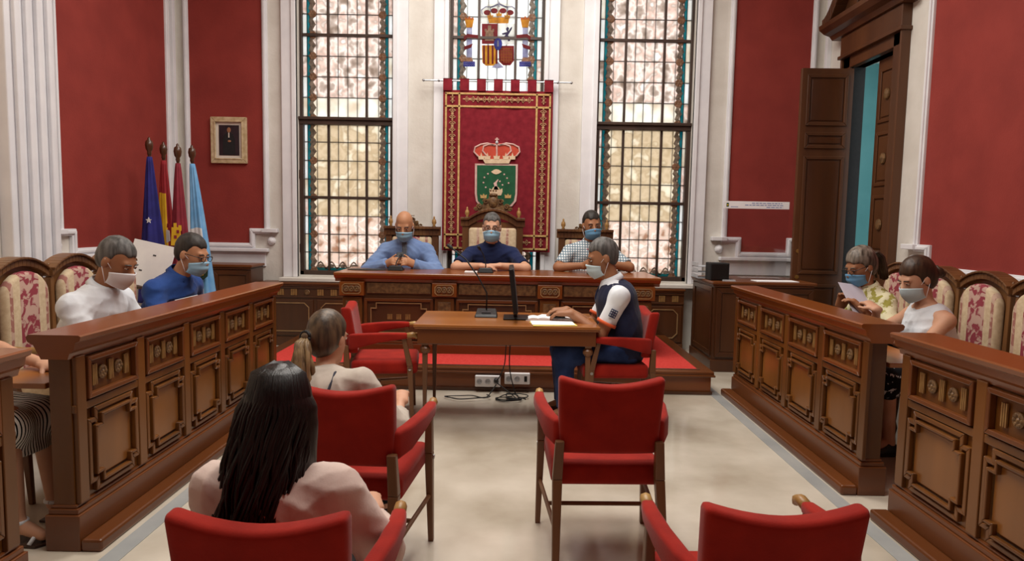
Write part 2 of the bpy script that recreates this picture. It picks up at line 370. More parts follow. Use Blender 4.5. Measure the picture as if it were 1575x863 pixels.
def window(n, x0, x1):
    r = thing('window_%d' % n, None, None, ((x0+x1)/2, WY+.09, 0)); r['kind'] = 'structure'
    W = (x1-x0)/2; G = .02
    cols = [(-W+.03, -W+.08, 0), (-W+.08, -W+.115, 1), (-W+.115, -W+.325, 2)]
    cw = (2*W-.65)/4
    cols += [(-W+.325+i*cw, -W+.325+(i+1)*cw, 3) for i in range(4)] + [(W-.325, W-.115, 2), (W-.115, W-.08, 1), (W-.08, W-.03, 0)]
    lo = [(SILL+.05+i*.2125, SILL+.05+(i+1)*.2125) for i in range(8)]; up = [(2.60+i*.233, 2.60+(i+1)*.233) for i in range(9)]
    for ri, (z0, z1) in enumerate(lo+up):
        if n == 2 and z1 < 1.0: pass
        for (a, c, t) in cols:
            if t == 1: m = 'glass_teal'
            elif t == 0: m = random.choice(['glass_white', 'glass_cream', 'glass_pink'])
            elif ri >= 8: m = 'glass_cream' if (ri == 8 or ri >= 14) else ('glass_white' if n == 2 else 'glass_pink')
            else: m = 'glass_rose' if ri < 3 else 'glass_beige'
            pane(r, 'pane', a, c, z0, z1, m, G)
        for s in (-1, 1):
            link('painted_scroll', WV_L if ri < 8 else WV_U, r, loc=(s*(W-.14), G-.004, (z0+z1)/2))
            if ri % 2 == 0 or ri > 7: link('rosette', ROS, r, loc=(s*(W-.145), G-.006, z0))
    for i in range(6): link('painted_arch', arch_me, r, loc=(-W+.22+i*(2*W-.44)/5, G-.004, SILL+.10))
    pane(r, 'teal_border', -W+.135, W-.135, SILL+.05, SILL+.085, 'glass_teal', G-.006)
    b = B()                                     # lead cames
    for z0, z1 in (lo+up): b.box(-W+.03, W-.03, G-.010, G+.008, z0-.0038, z0+.0038)
    for a, c, t in cols: b.box(a-.0026, a+.0026, G-.008, G+.008, SILL, WTOP)
    for s in (-1, 1): b.box(s*(W-.19)-.002, s*(W-.19)+.002, G-.008, G+.008, SILL, WTOP)
    b.obj('lead_came', 'lead', r)
    for s in (-1, 1):
        x = s*(W-.325); B().box(x-.013, x+.013, G-.03, G+.01, SILL, WTOP).obj('mullion', 'window_wood', r, .003)
    for z in (1.69, 3.53, 4.46): B().box(-W, W, G-.035, G+.01, z-.016, z+.016).obj('glazing_bar', 'window_wood', r, .003)
    B().box(-W, W, -.06, G+.01, 2.52, 2.57).box(-W-.01, W+.01, -.085, G, 2.57, 2.605).obj('transom', 'window_wood', r, .006)
    for s in (-1, 1): B().box(min(s*W, s*(W-.03)), max(s*W, s*(W-.03)), -.02, .05, 2.6, WTOP).box(min(s*W, s*(W-.045)), max(s*W, s*(W-.045)), -.05, .05, SILL, 2.55).obj('frame_stile', 'window_wood', r, .004)
    B().box(-W, W, -.05, .05, SILL, SILL+.05).box(-W, W, -.02, .05, WTOP-.04, WTOP).obj('frame_rail', 'window_wood', r, .004)
    b = B()
    for z in (1.1, 1.95): b.lathe([(.014, -.05), (.016, 0), (.014, .05)], (-W-.004, -.055, z), 8)
    b.obj('hinge', 'window_wood', r)
    b = B()
    for s in (-1, 1):
        a, c = sorted((s*(W+.002), s*(W+.17))); b.box(a, c, -.14, -.09, SILL-.02, WTOP+.17); a, c = sorted((s*(W+.002), s*(W+.05))); b.box(a, c, -.165, -.09, SILL-.02, WTOP+.05)
    b.box(-W-.17, W+.17, -.14, -.09, WTOP, WTOP+.17)
    b.obj('architrave', 'trim_white', r, .006)
    return r
wins = [window(i+1, a, c) for i, (a, c) in enumerate(WINS)]
# arms of Spain leaded into the middle window
def px2(x, y):                                   # a point on the glass of the middle window, local to it
    p = onY(x, y, WY+.09+.005); return (p.x - (WINS[1][0]+WINS[1][1])/2, p.z)
aw = wins[1]
def patch(name, pts, mat, y=.0, th=.006, parent=aw, f=px2):
    return B().prism([f(*p) for p in pts], y-th, y).obj(name, mat, parent)
Z = lambda x, y: (690+x/6.64, y/6.64)           # coordinates read in an enlarged view of the arms
def zp(*pts): return [Z(*p) for p in pts]
def disc(cx, cy, rx, ry, n=18): return [(cx+rx*math.cos(2*PI*i/n), cy+ry*math.sin(2*PI*i/n)) for i in range(n)]
aq = []
patch('crown_field', zp((305,235),(330,110),(400,50),(515,20),(630,50),(700,110),(715,130),(640,235)), 'glass_white', .012)
patch('crown_band', zp((400,180),(620,180),(610,240),(415,240)), 'glass_gold')
for i, (cx, cy) in enumerate(((395,130),(465,112),(555,112),(628,130))):
    patch('crown_cap', [Z(*q) for q in disc(cx, cy, 36, 26)], 'glass_red', .002)
for cx, cy, h in ((425,150,50),(515,130,60),(600,150,50)):
    patch('crown_fleuron', zp((cx-26,cy+40),(cx-30,cy+5),(cx-12,cy+15),(cx,cy-h*.5),(cx+12,cy+15),(cx+30,cy+5),(cx+26,cy+40)), 'glass_gold', -.004)
b = B()
for arc in ([(345,150),(335,105),(380,70),(450,75),(505,50)], [(690,150),(695,105),(650,70),(580,75),(525,50)], [(430,120),(425,80),(510,40)], [(600,120),(605,80),(520,40)]):
    b.path([px2(*Z(*q)) for q in arc], .010, -.008, -.002, False)
b.path([px2(*Z(515,20)), px2(*Z(515,75))], .012, -.008, -.002, False); b.obj('crown_arch', 'glass_lilac', aw)
patch('quarter_castle', zp((340,245),(500,245),(500,450),(340,450)), 'glass_red')
patch('castle', zp((372,420),(378,330),(370,325),(370,300),(390,300),(390,315),(402,315),(402,265),(435,265),(435,315),(445,315),(445,300),(465,300),(465,325),(456,330),(462,420)), 'glass_tan', -.006)
patch('quarter_lion', zp((505,245),(690,245),(690,455),(505,455)), 'glass_white')
patch('lion', zp((545,345),(600,330),(585,300),(600,278),(618,290),(610,325),(632,290),(650,275),(645,300),(618,345),(605,365),(622,385),(628,420),(606,425),(604,395),(585,380),(572,410),(555,405),(570,375),(585,355),(550,358)), 'glass_purple', -.006)
patch('quarter_pales', zp((340,465),(500,465),(500,640),(470,672),(380,672),(345,640)), 'glass_gold')
for x in (362, 405, 450, 490): patch('pale', zp((x-9,465),(x+9,465),(x+9,655),(x-9,655)), 'glass_red', -.006)
patch('quarter_chains', zp((510,470),(668,470),(668,620),(630,668),(560,668),(515,630)), 'glass_red')
patch('chain_field', [Z(*q) for q in disc(590, 570, 62, 80)], 'glass_orange', -.006)
b = B()
for i in range(5):
    b.path([px2(*Z(530, 500+i*30)), px2(*Z(650, 500+i*30))], .004, -.014, -.008, False); b.path([px2(*Z(536+i*27, 490)), px2(*Z(536+i*27, 650))], .004, -.014, -.008, False)
b.obj('chain', 'glass_amber', aw)
patch('escutcheon', [Z(*q) for q in disc(505, 455, 42, 62)], 'glass_blue', -.012)
patch('escutcheon_mark', zp((495,480),(515,480),(512,420),(498,420)), 'glass_lilac', -.018)
patch('pomegranate', zp((440,690),(500,630),(560,690),(500,700)), 'glass_lilac', -.004)
for cx in (212, 782):
    patch('column_shaft', zp((cx-28,280),(cx+28,280),(cx+28,600),(cx-28,600)), 'glass_lilac')
    patch('column_capital', zp((cx-46,205),(cx+46,205),(cx+30,285),(cx-30,285)), 'glass_gold', -.004)
    patch('column_crown', zp((cx-48,205),(cx-40,180),(cx-15,190),(cx,165),(cx+15,190),(cx+40,180),(cx+48,205)), 'glass_amber', -.004)
    patch('column_base', zp((cx-24,590),(cx+24,590),(cx+40,630),(cx-40,630)), 'glass_tan', -.004)
    patch('waves', zp((cx-60,632),(cx+58,632),(cx+58,682),(cx-60,682)), 'glass_blue', -.006)
    b = B()
    for k in (645, 665): b.path([px2(*Z(cx-55+i*11, k+(6 if i % 2 else -6))) for i in range(11)], .004, -.016, -.010, False)
    b.obj('wave_line', 'glass_lilac', aw)
    s = 1 if cx < 500 else -1
    patch('ribbon', zp((cx-s*58,380),(cx-s*20,352),(cx+s*90,362),(cx+s*90,395),(cx-s*15,388),(cx-s*52,415)), 'glass_red', -.010)
    patch('ribbon', zp((cx-s*55,480),(cx+s*35,450),(cx+s*20,490),(cx-s*50,515)), 'glass_red', -.010)
# ------------------------------------------------------------------ doorway on the right wall
dr = thing('door_1', 'tall dark panelled double door with carved swan-neck pediment', None, (XR, DY1, 0), -PI/2); dr['kind'] = 'structure'
DW = DY1-DY0
b = B().box(-.14, 0, -.06, .1, 0, 3.2).box(DW, DW+.15, -.06, .1, 0, 3.2).box(-.14, DW+.15, -.06, .1, DZ, 3.2)
b.box(-.16, -.13, -.085, 0, 0, 3.2).box(DW+.14, DW+.17, -.085, 0, 0, 3.2); b.obj('casing', 'wood_door', dr, .006)
B().box(-.16, DW+.17, -.09, 0, 3.2, 3.42).box(-.18, DW+.19, -.11, 0, 3.19, 3.225).obj('frieze', 'wood_door', dr, .006)
prof = [(0, 3.42), (-.12, 3.42), (-.15, 3.46), (-.21, 3.48), (-.26, 3.52), (-.27, 3.56), (0, 3.56)]
b = B(); 
b.add([(x, y, z) for x in (-.30, DW+.31) for y, z in prof], [tuple(range(7)), tuple(range(13, 6, -1))] + [(i, i+7, (i+1) % 7+7, (i+1) % 7) for i in range(7)]); b.obj('cornice', 'wood_door', dr)
for s in (-1, 1):
    cx = DW/2; b = B(); top = []; bot = []
    for i in range(13):
        t = i/12; x = (DW/2+.30)*(1-t)+.12*t; z = 3.56+.46*(t*t*(3-2*t)); top.append((cx+s*x, z+.07)); bot.append((cx+s*x, z-.0 if t < .15 else max(3.56, z-.09)))
    for i in range(12): b.prism([bot[i], bot[i+1], top[i+1], top[i]], -.24, -.02)
    b.prism([(cx+s*.72, 3.56), (cx+s*.2, 3.56), (cx+s*.2, 3.9), (cx+s*.45, 3.7)], -.12, -.02)
    b.lathe([(.10, .0), (.11, .05), (.06, .08), (.07, .24), (.03, .27), (.01, .28)], (cx+s*.12, 0, 3.98), 14, 'y')
    b.obj('swan_neck', 'wood_door', dr, .008)
b = B().lathe([(.07, 3.56), (.05, 3.62), (.09, 3.72), (.10, 3.82), (.05, 3.92), (.06, 3.98), (.02, 4.08), (.005, 4.12)], (DW/2, -.13, 0), 14); b.obj('urn', 'carving', dr, smooth=True)
def leaf(wd, name):
    """door leaf in its own frame: x 0..wd, front face at y=0"""
    g = B().box(0, wd, 0, .05, .01, DZ-.02).obj(name, 'wood_door', dr, .004)
    for z0, z1 in ((.15, .84), (.98, 2.16), (2.27, 2.40), (2.50, 2.98)) if name == 'open_leaf' else ((.15, .55), (.67, 1.10), (1.22, 1.75), (1.87, 2.35), (2.47, 2.95)):
        for yy in ((-.016, 0), (.05, .066)):
            B().path([(.07, z0), (wd-.07, z0), (wd-.07, z1), (.07, z1)], .035, yy[0], yy[1]).obj('panel_moulding', 'wood_door', g, .006)
            q = (yy[0]+.006, yy[1]) if yy[0] < 0 else (yy[0], yy[1]-.006)
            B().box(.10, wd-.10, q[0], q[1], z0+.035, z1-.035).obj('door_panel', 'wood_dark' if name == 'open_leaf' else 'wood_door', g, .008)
        if name != 'open_leaf': B().lathe([(.045, .016), (.04, .03), (.02, .038), (.004, .042)], (wd/2, 0, (z0+z1)/2), 12, 'y', (1, 1.25)).obj('boss', 'carving', g)
    if name == 'open_leaf':
        for z in (1.20, .93):
            b = B().lathe([(.022, -.002), (.022, .01), (.008, .014), (.008, .05)], (wd-.05, 0, z), 10, 'y').tube([(wd-.05, -.05, z), (wd-.15, -.055, z)], .009); b.obj('handle', 'brass', g)
            b = B().lathe([(.022, -.055), (.022, -.06)], (wd-.05, 0, z), 10, 'y').obj('escutcheon_plate', 'brass', g)
    return g
lc = leaf(.42, 'closed_leaf'); lc.location = (DW-.42, .04, 0)
lo_ = leaf(.52, 'open_leaf'); lo_.location = (.0, -.03, 0); lo_.rotation_euler.z = -PI/2 - .03
B().box(-.0, .012, -.03, .1, 0, DZ).obj('jamb', 'black_matte', dr)
# passage seen through the doorway
b = B().box(4.9, 5.0, 5.2, 9.2, 0, 3.6); struct(b, 'wall_passage', 'teal', label='teal passage wall seen through the open door')
struct(B().box(XR+.1, 5.0, 5.2, 9.2, -.1, 0), 'floor_passage', 'marble'); struct(B().box(XR+.1, 5.0, 9.1, 9.2, 0, 3.6), 'wall_passage_end', 'teal')
struct(B().box(XR+.1, 5.0, 5.1, 9.2, 3.6, 3.7), 'ceiling_passage', 'ceiling_paint')
area('passage_fill_light', (4.3, 7.2, 3.5), (.5, .5), 20)  # unseen fill light, added to brighten the teal walls
# ------------------------------------------------------------------ dais
DF, DT = 5.71, .20
d = thing('dais', 'low wooden dais with red carpet in front of the windows', 'dais', (-.24, DF, 0))
DXL, DXR, DDP = -2.05, 1.97, 7.62-DF
b = B().box(DXL+.02, DXR-.02, .02, DDP, 0, DT-.03); b.obj('riser', 'wood_rail', d, .004)
b = B().box(DXL, DXR, 0, .10, DT-.03, DT).box(DXL, DXL+.12, .10, DDP, DT-.03, DT).box(DXR-.12, DXR, .10, DDP, DT-.03, DT).box(DXL-.01, DXR+.01, -.012, .03, DT-.045, DT-.028); b.obj('edge_board', 'wood_h', d, .006)
B().box(DXL+.01, DXR-.01, 0, .02, 0, .03).obj('skirting', 'wood_dark', d, .005)
B().box(DXL+.12, DXR-.12, .10, DDP, DT-.03, DT+.004).obj('carpet', 'carpet', d)
B().box(DXL+.1, DXR-.1, .085, .10, DT-.002, DT+.006).obj('carpet_strip', 'steel', d)
# ------------------------------------------------------------------ inlay pieces shared by all the joinery
def fluted(w_, h_):
    b = B()
    for i in range(3): b.box(-w_/2+i*w_/3+.002, -w_/2+(i+1)*w_/3-.002, -.008, 0, -h_/2, h_/2)
    return b.mesh('fluted_inlay', ['inlay'])
FL = fluted(.036, .095); FS = fluted(.075, .07)
b = B().lathe([(.032, 0), (.032, .006), (.022, .01), (.012, .006), (.004, .012)], n=12, axis='y')
for k in range(6): b.ball((.02*math.cos(k*PI/3), -.008, .02*math.sin(k*PI/3)), (.008, .005, .008), 6, 4)
RO = b.mesh('rosette_inlay', ['carving'])
def pew(label, n, bw, loc, rz, length_extra=.1, ends=(1, 1)):
    """panelled bench front: x along its length, front face at y=0 looking to -y"""
    t = thing('bench_partition', label, 'bench partition', loc, rz, 'panelled partitions in front of the side seats')
    L_ = n*bw+2*length_extra-.02; H = .944; x0 = length_extra-.01
    B().box(0, L_, .0, .09, .06, .85).obj('body', 'wood', t)
    b = B().box(-.02, L_+.02, -.03, .12, 0, .16).box(-.012, L_+.012, -.02, .11, .16, .185).box(-.006, L_+.006, -.01, .1, .185, .2); b.obj('plinth', 'wood_h', t, .005)
    B().box(-.02, L_+.02, -.12, -.03, 0, .055).obj('step', 'wood_h', t, .012)
    prof = [(.10, .84), (-.012, .84), (-.02, .865), (-.04, .88), (-.045, .91), (-.065, .92), (-.07, H-.006), (-.06, H), (.15, H), (.16, H-.01), (.155, .915), (.13, .90)]
    m_ = len(prof); b = B()
    b.add([(x, y, z) for x in (-.03, L_+.03) for y, z in prof], [tuple(range(m_)), tuple(range(2*m_-1, m_-1, -1))] + [(i, i+m_, (i+1) % m_+m_, (i+1) % m_) for i in range(m_)]); b.obj('rail', 'wood_rail', t)
    B().box(.02, L_-.02, .12, .42, .70, .725).obj('writing_shelf', 'wood_desk', t, .004)
    b = B()
    for i in range(n+1): b.box(x0+i*bw-.032, x0+i*bw+.032, -.022, 0, .2, .845)
    b.box(0, L_, -.018, 0, .60, .635); b.obj('stile', 'wood', t, .004)
    for i in range(n):
        a, c = x0+i*bw+.032, x0+(i+1)*bw-.032
        f = B().path([(a+.02, .655), (c-.02, .655), (c-.02, .82), (a+.02, .82)], .022, -.03, 0).obj('frieze_frame', 'wood_h', t, .004)
        k = (c-a-.10)/5
        for j in range(5):
            link('fluted_inlay' if j % 2 == 0 else 'rosette_inlay', FL if j % 2 == 0 else RO, f, loc=(a+.05+k*(j+.5), -.004, .738))
        p = B().path(eared(a+.02, c-.02, .225, .585, .045), .022, -.022, 0).path(eared(a+.05, c-.05, .255, .555, .045), .014, -.034, -.01).obj('panel_frame', 'wood', t, .004)
        q = canted(a+.065, c-.065, .27, .54, .03); B().prism(q, -.012, 0).obj('raised_panel', 'wood_panel', p, .008)
    return t
pew('panelled wooden bench partition before the man in the white shirt', 5, .472, (-1.87, 2.82, 0), PI/2, .05)
pew('panelled wooden bench partition beside the woman in the striped skirt', 3, .472, (-1.87, 2.50-1.52, 0), PI/2, .05)
pew('panelled wooden bench partition between the cabinet and the gap where the spotted skirt shows', 4, .53, (1.92, 5.73, 0), -PI/2, .015)
pew('panelled wooden bench partition before the empty damask chairs', 4, .53, (1.92, 3.27, 0), -PI/2, .05)
# ------------------------------------------------------------------ council table
TF = 6.30
t = thing('council_table', 'long carved wooden council table on the dais', 'table', (-.15, TF, DT))
TW = 1.44; TH = .755
B().box(-TW, TW, .02, .30, 0, .68).box(-TW, -TW+.06, .3, .72, 0, .70).box(TW-.06, TW, .3, .72, 0, .70).obj('body', 'wood_dark', t)
B().box(-TW-.02, TW+.02, -.02, .05, 0, .09).box(-TW-.01, TW+.01, -.01, .03, .09, .115).obj('plinth', 'wood_h', t, .005)
prof = [(.3, .67), (-.01, .67), (-.02, .695), (-.05, .71), (-.07, .735), (-.07, TH-.005), (-.065, TH), (.74, TH), (.74, .725), (.3, .70)]; m_ = len(prof)
b = B().add([(x, y, z) for x in (-TW-.07, TW+.07) for y, z in prof], [tuple(range(m_)), tuple(range(2*m_-1, m_-1, -1))] + [(i, i+m_, (i+1) % m_+m_, (i+1) % m_) for i in range(m_)]); b.obj('top', 'wood_rail', t)
pil = [-TW+.09, -.49, .49, TW-.09]
for i, x in enumerate(pil):
    p = B().box(x-.09, x+.09, -.02, .02, .115, .53).obj('pilaster', 'wood', t, .005)
    B().box(x-.06, x+.06, -.03, -.018, .16, .49).obj('carved_inset', 'carving', p, .004)
    p = B().box(x-.115, x+.115, -.05, .02, .54, .67).obj('frieze_block', 'wood_rail', t, .006)
    B().path(canted(x-.085, x+.085, .56, .65, .02), .008, -.056, -.05).obj('inlay_line', 'line_inlay', p)
    for k in (-1, 0, 1): link('rosette_inlay', RO, p, loc=(x+k*.048, -.05, .605))
for i in range(3):
    a, c = pil[i]+.10, pil[i+1]-.10
    B().box(a+.03, c-.03, .0, .02, .56, .66).obj('carved_frieze', 'carving', t, .004)
    p = B().path([(a+.02, .15), (c-.02, .15), (c-.02, .50), (a+.02, .50)], .03, -.004, .02).obj('panel_frame', 'wood_h', t, .004)
    B().path(eared(a+.07, c-.07, .19, .47, .05), .008, -.002, .02).obj('inlay_line', 'line_inlay', p)
    for k in (-1, 0, 1): link('fluted_inlay', fluted(.05, .05) if k == -1 and i == 0 else bpy.data.meshes['fluted_inlay.002'], p, loc=((a+c)/2+k*.085, .02, .34))
# ------------------------------------------------------------------ low wainscot cupboards under the windows
def wainscot(x0, x1, label):
    t = thing('wall_cupboard', label, 'cupboard', ((x0+x1)/2, 7.63, 0)); W = (x1-x0)/2; D = .2
    B().box(-W, W, 0, D, 0, .70).obj('body', 'wood_dark', t)
    B().box(-W-.01, W+.01, -.03, D, .70, .725).box(-W, W, -.015, D, .68, .70).obj('top', 'wood_h', t, .005)
    B().box(-W, W, -.02, 0, 0, .1).obj('plinth', 'wood_dark', t, .005)
    f = B().box(-W, W, -.012, 0, .55, .57).box(-W, W, -.012, 0, .655, .675).obj('frieze_frame', 'wood_dark', t, .003)
    n = int(2*W/.15)
    for i in range(n):
        if i % 4 == 3: link('rosette_inlay', RO, f, loc=(-W+.08+i*.15, -.002, .612))
        else: link('fluted_inlay', FS, f, loc=(-W+.08+i*.15, -.002, .612))
    k = max(1, round(2*W/.5))
    for i in range(k):
        a = -W+i*2*W/k; c = a+2*W/k
        dd = B().box(a+.02, c-.02, -.014, 0, .12, .53).obj('cupboard_door', 'wood_dark', t, .005)
        B().path(canted(a+.07, c-.07, .17, .49, .05), .010, -.022, -.014).obj('inlay_line', 'line_inlay', dd)
wainscot(-2.86, -1.62, 'dark low cupboard with inlaid frieze under the window by the portrait')
wainscot(1.0, 1.93, 'dark low cupboard with inlaid frieze under the window by the red wall and cabinet')
for (x0, x1), nm in zip(WINS, ('a', 'b', 'c')):
    B().box(x0-.17, x1+.17, WY-.2, WY-.001, .73, .77).obj('sill_board', 'wall_white', wins[{'a': 0, 'b': 1, 'c': 2}[nm]], .005).matrix_parent_inverse = Matrix.Translation(-wins[{'a': 0, 'b': 1, 'c': 2}[nm]].location)
def cabinet(loc, W, D, H, label, name='cabinet'):
    t = thing(name, label, 'cabinet', loc)
    B().box(0, W, 0, D, 0, H-.03).obj('body', 'wood_dark', t, .004)
    B().box(-.025, W+.02, -.03, D, H-.03, H).box(-.012, W, -.015, D, H-.05, H-.03).obj('top', 'wood_h', t, .008)
    B().box(-.015, W+.015, -.02, D, 0, .12).obj('plinth', 'wood_dark', t, .006)
    k = 2
    for i in range(k):
        a, c = i*W/k, (i+1)*W/k
        dd = B().path([(a+.05, .17), (c-.03, .17), (c-.03, H-.09), (a+.05, H-.09)], .05, -.016, 0).obj('cabinet_door', 'wood_dark', t, .006)
        B().box(a+.08, c-.06, -.006, 0, .2, H-.12).obj('door_panel', 'wood_door', dd)
    dd = B().box(-.012, 0, .05, .10, .15, H-.06).box(-.012, 0, D-.12, D-.06, .15, H-.06).box(-.012, 0, .1, D-.1, .15, .2).box(-.012, 0, .1, D-.1, H-.11, H-.06).obj('side_frame', 'wood_dark', t, .004)
    return t
cabinet((1.98, 6.66, 0), .98, .80, .90, 'dark wooden cabinet carrying the black speaker beside the open door')
cabinet((-3.72, 7.36, 0), .86, .36, .93, 'dark wooden cabinet below the framed portrait')
# ------------------------------------------------------------------ red armchairs (facing +y)
def red_chair(label, loc, rz):
    t = thing('armchair', label, 'chair', loc, rz)
    # seat
    b = B(); n = 8; top = []
    x0, x1, y0, y1, z0, z1 = -.235, .235, -.20, .27, .355, .455
    b.box(x0, x1, y0, y1, z0, z1); b.obj('seat', 'velvet', t, .03, True, 4)
    # back with dipped top edge, leaning and slightly hollow
    b = B(); nx, nz = 12, 8; F_ = []; K_ = []
    for i in range(nx+1):
        u = -1+2*i/nx; tz = .835-.038*(1-abs(u)**1.8)
        for j in range(nz+1):
            v = j/nz; z = .50+(tz-.50)*v; w_ = .205+.012*v; lean = -.205-.055*v+.02*(1-u*u)*-.6
            F_.append((u*w_, lean+.062, z)); K_.append((u*w_, lean-.012, z))
    vs = F_+K_; q = len(F_); idx = lambda i, j: i*(nz+1)+j; fs = []
    for i in range(nx):
        for j in range(nz):
            fs.append((idx(i,j), idx(i,j+1), idx(i+1,j+1), idx(i+1,j))); fs.append((q+idx(i,j), q+idx(i+1,j), q+idx(i+1,j+1), q+idx(i,j+1)))
    for i in range(nx):
        fs.append((idx(i,0), idx(i+1,0), q+idx(i+1,0), q+idx(i,0))); fs.append((idx(i,nz), q+idx(i,nz), q+idx(i+1,nz), idx(i+1,nz)))
    for j in range(nz):
        fs.append((idx(0,j), q+idx(0,j), q+idx(0,j+1), idx(0,j+1))); fs.append((idx(nx,j), idx(nx,j+1), q+idx(nx,j+1), q+idx(nx,j)))
    b.add(vs, fs); b.obj('backrest', 'velvet', t, .022, True, 4)
    for s in (-1, 1):
        # arm pad, flaring forward from the back
        b = B(); pts = [(.205, -.215, .585, .022, .055), (.238, -.14, .60, .026, .05), (.262, 0, .625, .027, .034), (.268, .12, .635, .026, .026), (.262, .20, .638, .022, .02)]
        vs = []
        for x, y, z, hx, hz in pts:
            for a, c in ((-1,-1),(1,-1),(1,1),(-1,1)): vs.append((s*x+a*hx, y, z+c*hz))
        fs = [(0,1,2,3), (16,19,18,17)] + [(k*4+j, (k+1)*4+j, (k+1)*4+(j+1) % 4, k*4+(j+1) % 4) for k in range(4) for j in range(4)]
        b.add(vs, fs); a = b.obj('arm_pad', 'velvet', t, .014, True, 3)
        B().tube([(s*.262, .19, .638), (s*.26, .235, .645), (s*.258, .262, .635), (s*.258, .268, .618)], [.02, .02, .017, .012], 8).obj('arm_end', 'wood_gold', a, smooth=True)
        B().taper((s*.222, -.335, 0), (.013, .015), (s*.212, -.225, .40), (.02, .022)).taper((s*.212, -.225, .40), (.02, .022), (s*.205, -.232, .56), (.018, .016)).obj('leg', 'wood_leg', t, .004)
        B().taper((s*.255, .235, 0), (.012, .012), (s*.248, .215, .42), (.018, .02)).taper((s*.248, .215, .42), (.018, .02), (s*.258, .17, .625), (.014, .016)).obj('leg', 'wood_leg', t, .004)
        B().tube([(s*.218, -.285, .20), (s*.25, .225, .22)], .010, 8).obj('side_stretcher', 'wood_leg', t)
        B().lathe([(.011, 0), (.011, .004), (.004, .006)], (s*.214, -.245, .375), 8, 'y').obj('bolt', 'steel', t); B().lathe([(.011, 0), (.011, .004), (.004, .006)], (s*.268, .215, .40), 8, 'x').obj('bolt', 'steel', t)
    B().tube([(-.235, -.03, .21), (.235, -.03, .21)], .010, 8).obj('stretcher', 'wood_leg', t)
    return t
rc = red_chair('empty red armchair standing alone in the middle of the floor', (.40, 2.95, 0), .03)
dup(rc, (.675, 1.84, 0), .02, 'empty red armchair with its back near the partition of the damask chairs').scale = (.94, .94, .925)
dup(rc, (-.565, 1.70, 0), .0, 'red armchair under the woman with long black hair').scale = (.95, .95, .95)
dup(rc, (-.63, 2.76, 0), -.10, 'red armchair under the woman with the fair ponytail')
dup(rc, (.76, 4.95, 0), PI/2+.05, 'red armchair under the man in the navy vest at the desk')
dup(rc, (-.965, 4.95, 0), -PI/2+.12, 'empty red armchair at the free end of the writing desk')
dup(rc, (-2.62, 3.02, 0), -PI/2, 'red armchair under the woman in the striped skirt')
# ------------------------------------------------------------------ damask chairs along the walls (facing +y)
def damask_chair(label, loc, rz):
    t = thing('council_chair', label, 'chair', loc, rz, 'high-backed damask chairs along the side walls')
    B().box(-.23, .23, -.2, .25, .38, .47).obj('seat', 'damask', t, .03, True, 3)
    B().box(-.245, .245, -.215, .265, .32, .385).obj('seat_rail', 'wood_chair', t, .01)
    # upholstered back, arched
    def outline(w_, zb, zs, zt, n=12): return [(-w_, zb), (w_, zb), (w_, zs)] + [(w_*math.cos(PI*i/n), zs+(zt-zs)*math.sin(PI*i/n)) for i in range(1, n)] + [(-w_, zs)]
    B().prism(outline(.20, .50, 1.0, 1.155), -.235, -.165).obj('backrest', 'damask', t, .028, True, 3)
    B().prism(outline(.235, .46, 1.08, 1.19), -.265, -.235).obj('back_board', 'wood_chair', t, .006)
    for s in (-1, 1):
        B().taper((s*.235, -.24, .0), (.022, .025), (s*.235, -.23, .40), (.024, .024)).taper((s*.235, -.23, .40), (.024, .024), (s*.228, -.245, 1.09), (.018, .024)).obj('stile', 'wood_chair', t, .004)
        B().lathe([(.02, 1.09), (.014, 1.10), (.024, 1.125), (.02, 1.15), (.008, 1.165), (.012, 1.175), (.003, 1.19)], (s*.228, -.245, 0), 10).obj('finial', 'wood_chair', t, smooth=True)
        B().lathe([(.02, 0), (.03, .05), (.018, .10), (.028, .2), (.034, .32), (.03, .38)], (s*.215, .22, 0), 10).obj('leg', 'wood_chair', t, smooth=True)
        B().tube([(s*.235, -.22, .70), (s*.24, -.05, .685), (s*.24, .12, .69), (s*.24, .2, .70), (s*.24, .225, .68), (s*.24, .2, .66)], [.02, .022, .024, .024, .02, .014], 8).obj('arm', 'wood_gold', t, smooth=True)
        B().lathe([(.016, .40), (.024, .46), (.014, .52), (.02, .62), (.018, .68)], (s*.235, .16, 0), 10).obj('arm_post', 'wood_gold', t, smooth=True)
    t.scale = (.93, 1, .95); n = 14; arc = [(-.25+.5*i/n, 1.10+.085*math.sin(PI*i/n)**.8) for i in range(n+1)]
    b = B()
    for i in range(n):
        (xa, za), (xb, zb) = arc[i], arc[i+1]; b.prism([(xa, za), (xb, zb), (xb, zb+.045), (xa, za+.045)], -.285, -.20); b.prism([(xa, za+.045), (xb, zb+.045), (xb, zb+.06), (xa, za+.06)], -.295, -.185)
    b.obj('crest_rail', 'wood_chair', t, .004)
    return t
LX, RX = -2.78, 2.92
dc = damask_chair('high-backed damask chair beside the pilaster wall behind the white-shirted man', (LX, 4.10, 0), -PI/2)
for y, l in ((4.60, 'high-backed damask chair next to the one behind the white-shirted man'), (5.10, 'high-backed damask chair behind the man in the blue shirt')):
    dup(dc, (LX, y, 0), -PI/2, l)
for y, l in ((5.48, 'high-backed damask chair nearest the doorway'), (5.0, 'high-backed damask chair behind the woman in the floral blouse'), (4.50, 'high-backed damask chair behind the woman in the sleeveless top'),
             (4.0, 'empty high-backed damask chair beside the woman in the sleeveless top'), (3.5, 'empty high-backed damask chair, second from the woman in the sleeveless top'), (3.0, 'empty high-backed damask chair, third from the woman in the sleeveless top')):
    dup(dc, (RX, y, 0), PI/2, l)
